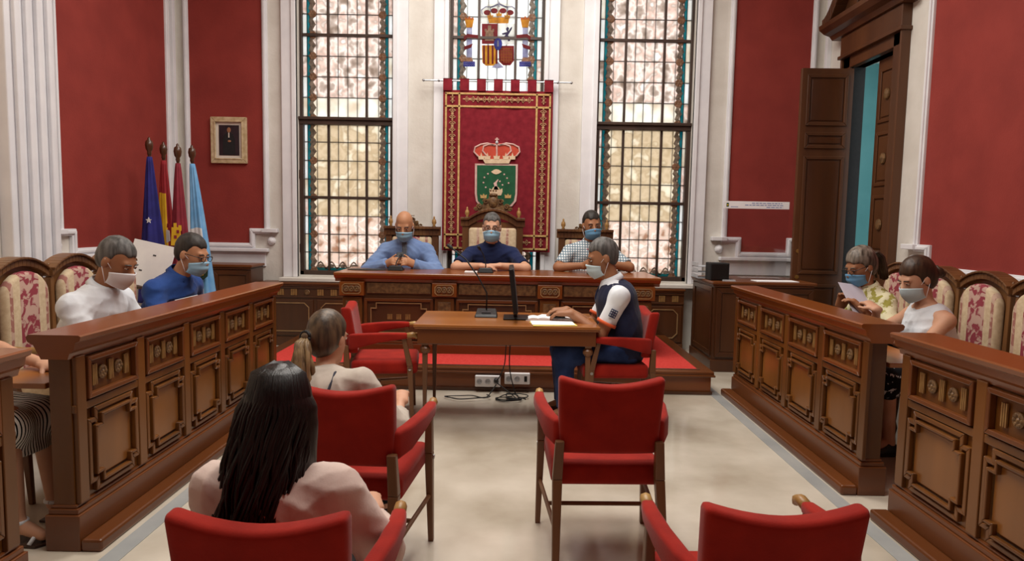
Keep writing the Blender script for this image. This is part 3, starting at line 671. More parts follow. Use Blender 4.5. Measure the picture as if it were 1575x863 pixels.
# ------------------------------------------------------------------ presidents' chairs (facing -y)
def president_chair(label, loc, W, Hs, big):
    t = thing('presidential_chair', label, 'chair', loc, 0)
    B().box(-W+.03, W-.03, -.24, .22, .38, .47).obj('seat', 'damask', t, .03, True, 3); B().box(-W+.02, W-.02, -.25, .24, .31, .385).obj('seat_rail', 'wood_chair', t, .008)
    B().box(-W+.07, W-.07, .17, .24, .52, Hs-.06).obj('backrest', 'damask', t, .03, True, 3); B().box(-W+.06, W-.06, .235, .255, .42, Hs-.02).obj('back_board', 'wood_chair', t)
    for s in (-1, 1):
        B().box(s*(W-.035)-.035, s*(W-.035)+.035, .18, .26, 0, Hs).obj('stile', 'wood_chair', t, .006)
        B().lathe([(.028, 0), (.034, .1), (.022, .2), (.032, .38)], (s*(W-.04), -.2, 0), 10).obj('leg', 'wood_chair', t, smooth=True)
        B().tube([(s*(W-.03), .2, .70), (s*(W-.01), 0, .68), (s*(W-.01), -.2, .69), (s*(W-.01), -.23, .66)], [.022, .024, .024, .016], 8).lathe([(.018, .38), (.026, .48), (.016, .58), (.022, .68)], (s*(W-.02), -.16, 0), 8).obj('arm', 'wood_chair', t, smooth=True)
        B().lathe([(.022, Hs+.05), (.012, Hs+.065), (.026, Hs+.09), (.022, Hs+.12), (.008, Hs+.14), (.012, Hs+.15), (.003, Hs+.165)], (s*(W-.05), .21, 0), 10).obj('finial', 'wood_gold', t, smooth=True)
    n = 16; b = B(); rise = .10 if big else .0
    for i in range(n):
        f = lambda u: (-W-.02+(2*W+.04)*u, Hs+rise*max(0, math.sin(PI*min(1, max(0, (u-.14)/.72))))**.8)
        (xa, za), (xb, zb) = f(i/n), f((i+1)/n); b.prism([(xa, za-.05), (xb, zb-.05), (xb, zb+.02), (xa, za+.02)], .17, .27); b.prism([(xa, za+.02), (xb, zb+.02), (xb, zb+.05), (xa, za+.05)], .145, .285)
    b.obj('top_rail', 'wood_chair', t, .004)
    if big: b = B(); b.box(-W+.06, W-.06, .19, .25, Hs-.1, Hs); b.obj('upper_panel', 'wood_chair', t)
    # carved crest
    b = B(); z0 = Hs+rise+.04; q = 1.0 if big else .62
    sil = [(-.20, 0), (-.17, .05), (-.12, .06), (-.10, .12), (-.05, .14), (-.045, .19), (.045, .19), (.05, .14), (.10, .12), (.12, .06), (.17, .05), (.20, 0)]
    b.prism([(x*q, z0+z*q-.02) for x, z in sil], .19, .24)
    for s in (-1, 1):
        for cx, cz, r in ((.15, .03, .03), (.085, .085, .028), (.19, .0, .02)):
            b.tube([(s*(cx+r*(1-k/16)*math.cos(k*.7))*q, .18, z0+(cz+r*(1-k/16)*math.sin(k*.7))*q) for k in range(13)], .009*q, 6)
    b.ball((0, .185, z0+.08*q), (.05*q, .02, .06*q), 12, 8); b.ball((0, .185, z0+.16*q), (.045*q, .02, .02*q), 10, 6)
    for k in (-1, 0, 1): b.ball((k*.03*q, .19, z0+.205*q), (.011*q,)*3, 8, 5)
    b.obj('carved_crest', 'carving', t, smooth=False)
    return t
PY = 7.32
president_chair('tall carved presidential chair behind the man in the navy polo', (-.24, PY, DT), .335, 1.24, True)
president_chair('carved presidential chair behind the man in the blazer', (-1.13, PY, DT), .29, 1.13, False)
president_chair('carved presidential chair behind the man in the plaid shirt', (.78, PY, DT), .29, 1.13, False)
# ------------------------------------------------------------------ writing desk
t = thing('writing_desk', 'wooden writing desk with slender legs in front of the dais', 'desk', (-.04, 4.98, 0))
W, D, H = .63, .34, .735
B().box(-W-.015, W+.015, -D-.015, D+.015, H-.022, H).box(-W-.008, W+.008, -D-.008, D+.008, H-.034, H-.022).obj('top', 'wood_desk', t, .005)
B().box(-W+.01, W-.01, -D+.01, D-.01, H-.14, H-.034).obj('apron', 'wood_h', t, .003)
for sx in (-1, 1):
    for sy in (-1, 1):
        x, y = sx*(W-.06), sy*(D-.05)
        l = B().taper((x, y, .05), (.011, .011), (x, y, .52), (.018, .018)).lathe([(.02, .52), (.036, .54), (.036, .56), (.02, .58)], (x, y, 0), 12).taper((x, y, .58), (.022, .022), (x, y, H-.1), (.03, .03)).obj('leg', 'wood_leg', t, .002)
        B().lathe([(.012, .055), (.018, .045), (.012, .03)], (x, y, 0), 8).lathe([(.019, -.008), (.019, .008)], (x, y, .019), 10, 'x').obj('caster', 'brass', l)
# ------------------------------------------------------------------ continuous bodies from smooth distance fields
def V(*a): return np.array(a, float)
def nrm(v): v = np.asarray(v, float); return v/max(1e-9, np.linalg.norm(v))
class SDF:
    def __init__(s): s.p = []
    def cap(s, a, b, ra, rb, k=.02, wide=None, f=1.0, cut=False, op='u'):
        s.p.append(('c', np.asarray(a, float), np.asarray(b, float), ra, rb, k, wide, f, cut, op)); return s
    def ell(s, c, r, k=.02, R=None, op='u'):
        s.p.append(('e', np.asarray(c, float), np.asarray(r, float), np.eye(3) if R is None else R, k, op)); return s
    def build(s, vox, fold=0, inflate=0, seed=0):
        lo = np.full(3, 1e9); hi = -lo
        for q in s.p:
            if q[-1] != 'u': continue
            if q[0] == 'c': r = max(q[3], q[4])*max(1, q[7]); a, b = np.minimum(q[1], q[2])-r, np.maximum(q[1], q[2])+r
            else: r = q[2].max(); a, b = q[1]-r, q[1]+r
            lo = np.minimum(lo, a); hi = np.maximum(hi, b)
        lo -= inflate+3*vox; hi += inflate+3*vox
        n = np.ceil((hi-lo)/vox).astype(int)+1
        F = np.full(n, .2, np.float32)
        ax = [lo[i]+vox*np.arange(n[i]) for i in range(3)]
        for q in s.p:
            if q[0] == 'c': k = q[5]; r = max(q[3], q[4])*max(1, q[7]); a, b = np.minimum(q[1], q[2])-r, np.maximum(q[1], q[2])+r
            else: k = q[4]; r = q[2].max(); a, b = q[1]-r, q[1]+r
            mg = k+3*vox+inflate
            i0 = np.clip(np.floor((a-mg-lo)/vox).astype(int), 0, n-1); i1 = np.clip(np.ceil((b+mg-lo)/vox).astype(int)+1, 1, n)
            if (i1 <= i0).any(): continue
            sl = tuple(slice(i0[i], i1[i]) for i in range(3))
            X, Y, Z_ = np.meshgrid(ax[0][sl[0]], ax[1][sl[1]], ax[2][sl[2]], indexing='ij')
            if q[0] == 'c':
                A, Bv = q[1], q[2]; d = Bv-A; L2 = max(1e-9, d@d); px, py, pz = X-A[0], Y-A[1], Z_-A[2]
                if q[6] is not None and q[7] != 1:
                    wv = nrm(q[6]); dw = d@wv; t0 = np.clip((px*d[0]+py*d[1]+pz*d[2])/L2, 0, 1)
                    ex, ey, ez = px-t0*d[0], py-t0*d[1], pz-t0*d[2]; g = (ex*wv[0]+ey*wv[1]+ez*wv[2])*(1/q[7]-1)
                    ex, ey, ez = ex+g*wv[0], ey+g*wv[1], ez+g*wv[2]; t = t0
                else:
                    t = np.clip((px*d[0]+py*d[1]+pz*d[2])/L2, 0, 1); ex, ey, ez = px-t*d[0], py-t*d[1], pz-t*d[2]
                D = np.sqrt(ex*ex+ey*ey+ez*ez)-(q[3]+(q[4]-q[3])*t)
                if q[8]: u = d/math.sqrt(L2); D = np.maximum(D, (X-Bv[0])*u[0]+(Y-Bv[1])*u[1]+(Z_-Bv[2])*u[2])
            else:
                P = np.stack([X-q[1][0], Y-q[1][1], Z_-q[1][2]], -1)@q[3]
                k0 = np.sqrt(((P/q[2])**2).sum(-1)); k1 = np.sqrt(((P/q[2]**2)**2).sum(-1))+1e-9; D = k0*(k0-1)/k1
            D = D-inflate if q[-1] == 'u' else D
            S = F[sl]
            if q[-1] == 'u': h = np.clip(.5+.5*(S-D)/k, 0, 1); F[sl] = S*(1-h)+D*h-k*h*(1-h)
            else: h = np.clip(.5-.5*(S+D)/k, 0, 1); F[sl] = S*(1-h)+(-D)*h+k*h*(1-h)
        if fold:
            X, Y, Z_ = np.meshgrid(*ax, indexing='ij'); r = np.random.RandomState(seed+3); f = 0
            for j in range(4):
                wv = r.normal(size=3); wv = wv/np.linalg.norm(wv)*(20+17*j); ph = r.rand()*6
                f = f+(1-np.abs(np.sin(X*wv[0]+Y*wv[1]+Z_*wv[2]+ph+1.6*np.sin(X*9+Z_*7+Y*8+j))))**2.2/(1+j*.4)
            F = F-fold*f*.5
        return nets(F, lo, vox)
def nets(F, lo, vox):
    """surface nets over a sampled field"""
    ins = F < 0; nx, ny, nz = F.shape
    cnt = np.zeros((nx-1, ny-1, nz-1), np.int8)
    for a in (0, 1):
        for b in (0, 1):
            for c in (0, 1): cnt += ins[a:nx-1+a, b:ny-1+b, c:nz-1+c]
    act = np.argwhere((cnt > 0) & (cnt < 8)); idx = np.full(cnt.shape, -1, np.int32); idx[tuple(act.T)] = np.arange(len(act))
    acc = np.zeros((len(act), 3)); nn = np.zeros(len(act)); i, j, k = act.T
    cs = [(a, b, c) for a in (0, 1) for b in (0, 1) for c in (0, 1)]
    for u in cs:
        for ax in range(3):
            if u[ax]: continue
            v = list(u); v[ax] = 1
            f0 = F[i+u[0], j+u[1], k+u[2]]; f1 = F[i+v[0], j+v[1], k+v[2]]; m = (f0 < 0) != (f1 < 0)
            t = np.where(m, f0/np.where(m, f0-f1, 1), 0)
            for q in range(3): acc[:, q] += m*(u[q]+(t if q == ax else 0))
            nn += m
    vs = lo+vox*(act+acc/nn[:, None]); fs = []
    for ax in range(3):
        s0 = [slice(None)]*3; s1 = [slice(None)]*3; s0[ax] = slice(0, -1); s1[ax] = slice(1, None)
        A = ins[tuple(s0)]; Bm = ins[tuple(s1)]; e = np.argwhere(A != Bm); o1, o2 = (ax+1) % 3, (ax+2) % 3
        e = e[(e[:, o1] > 0) & (e[:, o2] > 0)]; e = e[(e[:, o1] < F.shape[o1]-1) & (e[:, o2] < F.shape[o2]-1)]
        fl = A[tuple(e.T)]
        def cell(d1, d2): g = e.copy(); g[:, o1] += d1; g[:, o2] += d2; return idx[tuple(g.T)]
        q = np.stack([cell(-1, -1), cell(0, -1), cell(0, 0), cell(-1, 0)], 1)
        q[~fl] = q[~fl][:, ::-1]; fs.append(q)
    return vs, np.concatenate(fs)
def sdf_obj(sd, name, mat, parent, vox=.01, fold=0, inflate=0, seed=0):
    vs, fs = sd.build(vox, fold, inflate, seed); me = bpy.data.meshes.new(name)
    me.vertices.add(len(vs)); me.vertices.foreach_set('co', vs.astype(np.float32).ravel())
    me.loops.add(fs.size); me.loops.foreach_set('vertex_index', fs.astype(np.int32).ravel())
    me.polygons.add(len(fs)); me.polygons.foreach_set('loop_start', np.arange(0, fs.size, 4, dtype=np.int32)); me.polygons.foreach_set('loop_total', np.full(len(fs), 4, np.int32))
    me.materials.append(MATS[mat]); me.update(calc_edges=True); me.validate()
    return link(name, me, parent, smooth=True)
def rotm(yaw, pitch, roll):
    return np.array((Matrix.Rotation(yaw, 3, 'Z') @ Matrix.Rotation(-pitch, 3, 'X') @ Matrix.Rotation(roll, 3, 'Y')))
def ik(a, b, l1, l2, pole):
    d = b-a; L = min(np.linalg.norm(d), (l1+l2)*.995); u = nrm(d); x = (l1*l1-l2*l2+L*L)/(2*L); h = math.sqrt(max(0, l1*l1-x*x))
    p = pole-u*(pole@u); return a+u*x+nrm(p)*h, a+u*L
def hand(sd, wr, dr_, nm, right, curl):
    dr_ = nrm(dr_); nm = nrm(nm-dr_*(nm@dr_)); w_ = np.cross(dr_, nm)*(1 if right else -1)      # w_ points to the thumb side
    sd.cap(wr, wr+dr_*.085, .024, .021, .012, w_, 1.75)
    for off, L in ((.031, .068), (.0105, .078), (-.010, .072), (-.030, .056)):
        p = wr+dr_*.085+w_*off; ang = 0; d = dr_+w_*off*1.2
        for kx, fr in enumerate((.44, .32, .24)):
            ang += curl*(.55, .8, .6)[kx]; q = p+nrm(nrm(d)*math.cos(ang)+nm*math.sin(ang))*L*fr; sd.cap(p, q, .0098-.0008*kx, .0092-.0009*kx, .004); p = q
    p = wr+dr_*.022+w_*.026; d = nrm(dr_*.62+w_*.72+nm*.35); q = p+d*.045; sd.cap(p, q, .0125, .0108, .008); sd.cap(q, q+nrm(d+dr_*.6)*.032, .0105, .009, .004)
PD = {}
def person(label, loc, rz, s=1.04, seat=.46, floor=0, lean=6, side=0, head=(0, 0, 0), sex='m', skin='skin', hairm='hair_grey', hairf=None, top='cloth_navy', sleeve=.55, sleeve2=0, legs='cloth_jeans',
           lh=None, rh=None, ld=None, rd=None, ln=None, rn=None, curl=.7, mask=None, cup=False, glasses=False, collar=None, vest=None, jacket=None, skirt=None, bald=False, knee=(.10, .12), shin=(0, 0), shoe='leather_black',
           sleeveless=False, vox=.0085, legsout=.43, poles=None, gather=1.0, hand_seed=0, tl=None, swid=None, shr=.085):
    r = thing('person', label, 'person', (loc[0], loc[1], floor), rz); r.scale = (s, s, s)
    Rz = np.array(Matrix.Rotation(-rz, 3, 'Z'))
    def loc2(p): return Rz@(V(*p)-V(loc[0], loc[1], floor))/s
    se = (seat-floor)/s; la = math.radians(lean); sa = math.radians(side)
    pel = V(0, 0, se+.095); up = nrm(V(math.sin(sa), math.sin(la), math.cos(la)*math.cos(sa))); fw = nrm(V(0, math.cos(la), -math.sin(la))); X1 = V(1, 0, 0); X1 = nrm(X1-up*(X1@up))
    man = sex == 'm'; sw = swid or (.188 if man else .160); cf = 1.45 if man else 1.32; tl = tl or (.47 if man else .44)
    che = pel+up*tl*.58; nb = pel+up*(tl+.015)+V(0, .012, 0); ht = nrm(up+V(0, .22+math.sin(la)*.25, 0)); hc = nb+ht*.165
    H = rotm(*[math.radians(a) for a in head]); h = lambda x, y, z: hc+H@V(x, y, z)
    sk = SDF()
    # trunk
    tr = [(pel, pel+up*.20, .115, .105, 1.35), (pel+up*.16, che+up*.08, .105, .112, cf)]
    for a, b_, ra, rb, f in tr: sk.cap(a, b_, ra, rb, .05, X1, f)
    sh = {1: pel+up*(tl-shr)+X1*sw, -1: pel+up*(tl-shr)-X1*sw}
    for q in (-1, 1): sk.cap(nb-up*.05, sh[q], .058, .046, .04)
    sk.cap(nb-up*.04, hc+H@V(0, -.02, -.07), .058 if man else .049, .052 if man else .045, .025)
    # head with face
    sk.ell(h(0, -.012, .03), (.076, .097, .094), .02, H); sk.ell(h(0, .026, -.038), (.060, .072, .082), .03, H); sk.ell(h(0, .062, -.104), (.03, .026, .024), .03, H)
    sk.cap(h(-.036, .078, .020), h(.036, .078, .020), .013, .013, .015); sk.cap(h(0, .094, .004), h(0, .116, -.036), .009, .0145, .012); sk.cap(h(-.011, .105, -.04), h(.011, .105, -.04), .0095, .0095, .006)
    for q in (-1, 1): sk.ell(h(q*.032, .107, -.002), (.018, .012, .011), .012, H, 's')
    sk.cap(h(-.018, .092, -.068), h(.018, .092, -.068), .009, .009, .008)
    for q in (-1, 1): sk.ell(h(q*.078, -.008, -.012), (.011, .022, .034), .008, H)
    # arms
    cl = SDF(); ARM = {}
    for q, tgt, dd, nn in ((-1, lh, ld, ln), (1, rh, rd, rn)):
        S0 = sh[q]
        if tgt is None: tw = pel+V(q*.13, .30, .09)
        else: tw = loc2(tgt)
        pole = V(q*.55, -.45, -.75) if poles is None else V(q*poles[0], poles[1], poles[2])
        E_, Wr = ik(S0, tw, .285, .25, pole); ARM[q] = (S0, E_, Wr)
        sk.cap(S0, E_, .052 if man else .045, .042 if man else .036, .03); sk.cap(E_, Wr, .043 if man else .036, .029 if man else .024, .02)
        dw = nrm(Wr-E_); hd = dw if dd is None else nrm(Rz@V(*dd)); hn = V(0, 0, -1) if nn is None else nrm(Rz@V(*nn))
        hand(sk, Wr, hd, hn, q == 1, curl)
    # legs
    LEG = {}
    for q in (-1, 1):
        hip = pel+V(q*.09, .02, -.01); kn = V(q*knee[0], hip[1]+legsout, max(se+.055, .50-.03)); an = V(q*knee[1]+shin[0], kn[1]-.02+shin[1], .085)
        sk.cap(hip, kn, .083, .058, .03); sk.cap(kn, an, .054, .036, .02); sk.cap(an, an+V(0, .12, -.045), .034, .024, .02); LEG[q] = (hip, kn, an)
    body = sdf_obj(sk, 'body', skin, r, vox)
    # clothes
    def torso(sd, inf):
        for a, b_, ra, rb, f in tr: sd.cap(a, b_, ra+inf, rb+inf, .05, X1, f)
        for q in (-1, 1): sd.cap(nb-up*.055, sh[q], .058+inf, .045+inf, .04)
        sd.cap(nb-up*.09, nb-up*.012, .07, .058+inf*.4, .03, None, 1, True)
        if not man:
            for q in (-1, 1): sd.ell(che+fw*.085+X1*q*.065+up*.02, (.06, .055, .06), .04)
        return sd
    if sleeveless:
        cl = SDF()
        for a, b_, ra, rb, f in tr: cl.cap(a, b_, ra+.012, rb+.010, .05, X1, f*.97)
        for q in (-1, 1): cl.cap(che+X1*q*.06, sh[q]-X1*q*.06+up*.035, .07, .035, .04); cl.ell(che+fw*.085+X1*q*.065+up*.02, (.06, .055, .06), .04)
    else:
        torso(cl, .013)
        for q in (-1, 1):
            S0, E_, Wr = ARM[q]
            if sleeve <= 1: cl.cap(S0, S0+(E_-S0)*sleeve, .060*gather if man else .053*gather, (.060-.006*sleeve)*gather, .035, None, 1, True)
            else: cl.cap(S0, E_, .058*gather, .054*gather, .035); cl.cap(E_, E_+(Wr-E_)*(sleeve-1), .056*gather, .042*gather, .02, None, 1, True)
    if jacket:
        b0 = nb+fw*.13-up*.02
        jk = SDF(); jk.p = list(cl.p); jk.cap(nb+fw*.11+up*.03, pel+up*.2+fw*.17, .055, .01, .01, op='s')
        sdf_obj(jk, 'jacket', jacket, r, .009, .014, .008, hand_seed)
        sh2 = SDF(); torso(sh2, .016); sdf_obj(sh2, 'shirt', top, r, .011)
    else: sdf_obj(cl, 'shirt', top, r, .009, .005 if vest else .011, 0, hand_seed)
    if vest:
        vs_ = SDF()
        for a, b_, ra, rb, f in tr: vs_.cap(a, b_, ra+.028, rb+.028, .05, X1, f)
        for q in (-1, 1): vs_.cap(che+X1*q*.07, sh[q]-X1*q*.05+up*.01, .085, .058, .04)
        vs_.cap(nb+fw*.10+up*.05, nb+fw*.12-up*.10, .05, .02, .01, op='s'); sdf_obj(vs_, 'vest', vest, r, .009, .006)
        for q in (-1, 1):
            S0, E_, Wr = ARM[q]; u = nrm(E_-S0); a = S0+(E_-S0)*sleeve
            B().tube([tuple(a-u*.016), tuple(a+u*.004)], .068*gather, 20).obj('sleeve_band', 'cloth_orange', r, smooth=True)
    if skirt:
        k = SDF(); k.cap(pel, pel+up*.1, .14, .12, .03, X1, 1.3)
        for q in (-1, 1): k.cap(LEG[q][0], LEG[q][1]+V(0, .02, 0), .105, .085, .06)
        k.cap(V(0, LEG[1][1][1]-.02, LEG[1][1][2]-.01), V(0, LEG[1][1][1]+.01, LEG[1][1][2]-.15), .07, .065, .05, V(1, 0, 0), 2.1, True)
        sdf_obj(k, 'skirt', skirt, r, .01, .005)
    else:
        tz = SDF(); tz.cap(pel-up*.02, pel+up*.07, .128, .122, .04, X1, 1.36)
        for q in (-1, 1): hip, kn, an = LEG[q]; tz.cap(hip, kn, .098, .074, .04); tz.cap(kn, an+(kn-an)*.06, .072, .056, .03, None, 1, True)
        sdf_obj(tz, 'trousers', legs, r, .011, .008, 0, hand_seed+5)
    for q in (-1, 1):
        an = LEG[q][2]; z = SDF(); z.cap(an+V(0, -.03, -.05), an+V(0, .15, -.058), .038, .034, .02, V(1, 0, 0), 1.15); z.cap(an+V(0, -.02, -.04), an+V(0, .03, -.005), .04, .042, .02, None, 1, True)
        if shoe: sdf_obj(z, 'shoe', shoe, r, .011)
    if collar:
        n = 22; vs = []; fs = []
        for i in range(n+1):
            a = math.radians(28)+i*math.radians(304)/n; dx, dy = math.sin(a), math.cos(a)
            for rr, zz in ((.060, .022), (.064, .026), (.088, -.012), (.083, -.016)): vs.append(nb+X1*dx*rr+fw*dy*rr+up*(zz-.018*dy))
        for i in range(n):
            for j in range(4): fs.append((i*4+j, i*4+(j+1) % 4, i*4+4+(j+1) % 4, i*4+4+j))
        B().add(vs, fs).obj('collar', collar, r, smooth=True)
    # hair
    if hairf is None and not bald:
        hr = SDF(); hr.ell(h(0, -.016, .036), (.0805, .102, .098), .01, H); hr.ell(h(0, -.052, -.01), (.068, .054, .066), .03, H); hr.ell(h(0, .126, -.008), (.085, .08, .085), .012, H, 's'); hr.ell(h(0, .045, -.105), (.12, .085, .10), .03, H, 's')
        for q in (-1, 1): hr.ell(h(q*.072, .078, .018), (.046, .055, .058), .02, H, 's')
        for q in (-1, 1): hr.ell(h(q*.085, .0, -.02), (.022, .028, .036), .008, H, 's')
        sdf_obj(hr, 'hair', hairm, r, .007, .006)
    elif hairf: hairf(r, h, H, hairm)
    if bald:
        hr = SDF(); hr.ell(h(0, -.045, .0), (.080, .062, .05), .01, H); hr.ell(h(0, .02, .03), (.3, .055, .2), .01, H, 's'); sdf_obj(hr, 'hair', hairm, r, .007, .004)
    def placed(b, name, mat, parent=r):
        for i, v in enumerate(b.v): b.v[i] = tuple(hc+H@V(*v))
        return b.obj(name, mat, parent, smooth=True)
    for q in (-1, 1):
        e = placed(B().ball((q*.032, .089, -.001), (.0125, .0085, .0055), 12, 8), 'eye', 'eye_white'); placed(B().ball((q*.032, .0945, -.001), (.0065, .0045, .0056), 8, 6), 'iris', 'eye_dark', e)
        placed(B().tube([(q*.018, .0925, .003), (q*.032, .0985, .0075), (q*.046, .0915, .003)], [.002, .0036, .002], 6), 'eyelid', skin); placed(B().tube([(q*.014, .098, .017), (q*.032, .100, .023), (q*.052, .086, .018)], [.003, .0042, .0025], 6), 'eyebrow', hairm)
    if mask:
        b = B(); nu, nv = 18, 12; vs = []
        for i in range(nu+1):
            u = -1+2*i/nu; th = u*math.radians(72)
            for j in range(nv+1):
                v = j/nv; z = -.018-.112*v+.030*abs(u)**1.5*(v-.5)*1.6-.006*u*u
                if cup: ry = .128+.016*math.sin(PI*v)-.025*v-.03*abs(u)**.9*(1-.3*v); rx = .078-.012*v
                else: ry = .122+.006*math.sin(PI*v)-.030*max(0, v-.55)/.45+.0025*math.sin(v*PI*6); rx = .076-.010*v
                vs.append((rx*math.sin(th)*1.05, ry*math.cos(th)**.85-.002, z))
        fs = [(i*(nv+1)+j, i*(nv+1)+j+1, (i+1)*(nv+1)+j+1, (i+1)*(nv+1)+j) for i in range(nu) for j in range(nv)]
        b.add(vs, fs); mo = placed(b, 'face_mask', mask); sm = mo.modifiers.new('thick', 'SOLIDIFY'); sm.thickness = .003
        for q in (-1, 1):
            for zz, ze in ((-.025, .012), (-.115, -.035)): placed(B().tube([(q*.074, .035, zz), (q*.080, .012, (zz+ze)/2), (q*.085, -.012, ze)], .0016, 5), 'ear_loop', 'mask_white', mo)
    if glasses:
        g = None
        for q in (-1, 1):
            o = placed(B().tube([(q*.034+.024*math.cos(a*PI/9), .118-.006*abs(math.cos(a*PI/9)), -.003+.017*math.sin(a*PI/9)) for a in range(19)], .0022, 6, False), 'glasses' if g is None else 'rim', 'black', r if g is None else g)
            g = g or o; placed(B().tube([(q*.058, .112, .004), (q*.078, .05, .006), (q*.084, -.01, .004)], .0022, 6), 'temple', 'black', g)
        placed(B().tube([(-.011, .121, 0), (.011, .121, 0)], .0022, 6), 'bridge', 'black', g)
    PD[label] = dict(r=r, nb=nb, up=up, fw=fw, X=X1, ARM=ARM, pel=pel, LEG=LEG)
    return r
# ------------------------------------------------------------------ hair styles
def locks(r, h, paths, rad, mat, name='hair_lock'):
    for p in paths:
        k = len(p); B().tube([tuple(x) for x in p], [rad*(.55+.45*math.sin(PI*min(.95, .15+i/k*.85))) for i in range(k)], 6).obj(name, mat, r, smooth=True)
def cap_hair(h, H, thick=.012):
    hr = SDF(); hr.ell(h(0, -.018, .036), (.078+thick*.7, .098+thick*.7, .092+thick), .01, H); hr.ell(h(0, -.055, -.015), (.072+thick*.5, .060, .085), .03, H)
    hr.ell(h(0, .124, -.022), (.088, .078, .095), .012, H, 's')
    for q in (-1, 1): hr.ell(h(q*.072, .078, .0), (.046, .052, .056), .02, H, 's')
    return hr
def long_black(r, h, H, m):
    hr = cap_hair(h, H, .022); rs = np.random.RandomState(4)
    for x, y, z, y2, z2, x2, a, b_ in ((0, -.05, .0, -.115, -.42, -.04, .080, .055), (-.06, -.03, .0, -.085, -.42, -.09, .044, .03), (.06, -.03, .0, -.085, -.33, .085, .044, .014), (-.03, -.06, -.05, -.12, -.48, -.07, .062, .035), (.075, -.02, -.05, -.02, -.20, .105, .03, .010)):
        hr.cap(h(x, y, z), h(x2, y2, z2), a, b_, .03, V(1, 0, 0), 1.25)
    sdf_obj(hr, 'hair', m, r, .008, .002)
    ps = []
    for i in range(130):
        t = rs.uniform(-1.45, 1.45); a0 = V(.098*math.sin(t), -.018-.116*math.cos(t)*.95, .045); ln = rs.uniform(.34, .52)*(1-.25*max(0, t)); sp = 1+rs.uniform(.0, .45); ph = rs.rand()*6
        p = [h(.02*math.sin(t), -.03*math.cos(t), .147), h(a0[0]*.82, a0[1]*.82, .115), h(*a0)]
        for k in range(1, 8):
            f = k/7; p.append(h(a0[0]*(1+.25*f*sp)-.04*f+.012*math.sin(ph+f*7), a0[1]*(1+.18*f)-.035*f+.010*math.cos(ph+f*6), .06-ln*f))
        ps.append(p)
    locks(r, h, ps, .0075, m)
def ponytail_fair(r, h, H, m):
    hr = cap_hair(h, H, .016); hr.ell(h(-.03, -.125, .0), (.03, .03, .03), .01, H); sdf_obj(hr, 'hair', 'hair_light_brown', r, .007, .003)
    B().tube([tuple(h(-.03+.026*math.cos(a*PI/6), -.140, .0+.026*math.sin(a*PI/6))) for a in range(13)], .008, 6).obj('hair_tie', 'black_matte', r, smooth=True)
    rs = np.random.RandomState(9); ps = []
    for i in range(40):
        ox, oy = np.clip(rs.normal(), -1.6, 1.6)*.013, np.clip(rs.normal(), -1.6, 1.6)*.012; ph = rs.rand()*6; ln = rs.uniform(.24, .42)
        ps.append([h(-.03+ox*.4, -.13, .0)] + [h(-.03+.02*f+ox*(1+1.4*f)+.010*math.sin(ph+f*8), -.15-.02*math.sin(f*PI)+oy*(1+f), .0-ln*f+.012*math.sin(f*PI)) for f in (.12, .28, .45, .62, .8, 1)])
    locks(r, h, ps, .013, m)
def ponytail_back(r, h, H, m):
    hr = cap_hair(h, H, .013); sdf_obj(hr, 'hair', m, r, .007, .006)
    B().lathe([(.018, -.008), (.024, 0), (.018, .008)], tuple(h(0, -.115, .035)), 10).obj('hair_tie', 'cloth_stone', r, smooth=True)
    rs = np.random.RandomState(5); ps = []
    for i in range(22):
        ox = rs.normal()*.016; ps.append([h(ox*.4, -.105, .04), h(ox, -.15, .045), h(ox*1.5, -.168, .0), h(ox*1.8, -.16, -.07), h(ox*1.6, -.15, -.13-.04*rs.rand())])
    locks(r, h, ps, .012, 'hair_brown')
def bun(r, h, H, m):
    hr = cap_hair(h, H, .013); hr.ell(h(0, -.135, -.02), (.04, .038, .038), .012, H); sdf_obj(hr, 'hair', m, r, .007, .006)
    rs = np.random.RandomState(3); ps = []
    for i in range(12):
        t = -.9+1.8*i/11; ps.append([h(.07*math.sin(t), .075, .085-.01*abs(t)), h(.082*math.sin(t), .02, .128-.03*abs(t)), h(.075*math.sin(t), -.06, .105-.03*abs(t)), h(.02*math.sin(t), -.118, .0)])
    locks(r, h, [[h(.035*math.cos(a), -.15-.012*math.sin(2*a), -.02+.035*math.sin(a)) for a in np.linspace(k, k+4.5, 9)] for k in range(5)], .009, m)
# ------------------------------------------------------------------ the people
TZ = DT+.755                                   # council table top
# three men at the council table, facing the room
person('man in a light blue blazer and face mask reading his phone', (-1.13, 7.22), PI, s=1.12, seat=.40+DT, floor=DT, lean=14, head=(0, 24, 0), skin='skin', bald=True, hairm='hair_grey', top='cloth_check', jacket='cloth_blazer', sleeve=1.92,
       rh=(-1.27, 6.84, TZ+.055), lh=(-1.02, 6.84, TZ+.055), rd=(.6, -.75, .25), ld=(-.6, -.75, .25), rn=(.75, .2, -.2), ln=(-.75, .2, -.2), curl=.9, poles=(1, .1, -.75), mask='mask_blue', collar='cloth_check', legs='cloth_grey', hand_seed=1)
person('man in a navy polo shirt and glasses seated before the tapestry', (-.235, 7.22), PI, s=1.13, seat=.37+DT, floor=DT, lean=8, head=(0, 6, 0), skin='skin_light', hairm='hair_grey', top='cloth_navy', sleeve=.80,
       rh=(-.33, 6.80, TZ+.045), lh=(-.14, 6.81, TZ+.05), rd=(1, -.25, 0), ld=(-1, -.25, 0), curl=.5, poles=(1, .2, -.30), mask='mask_blue', glasses=True, collar='cloth_navy', legs='cloth_grey', hand_seed=2)
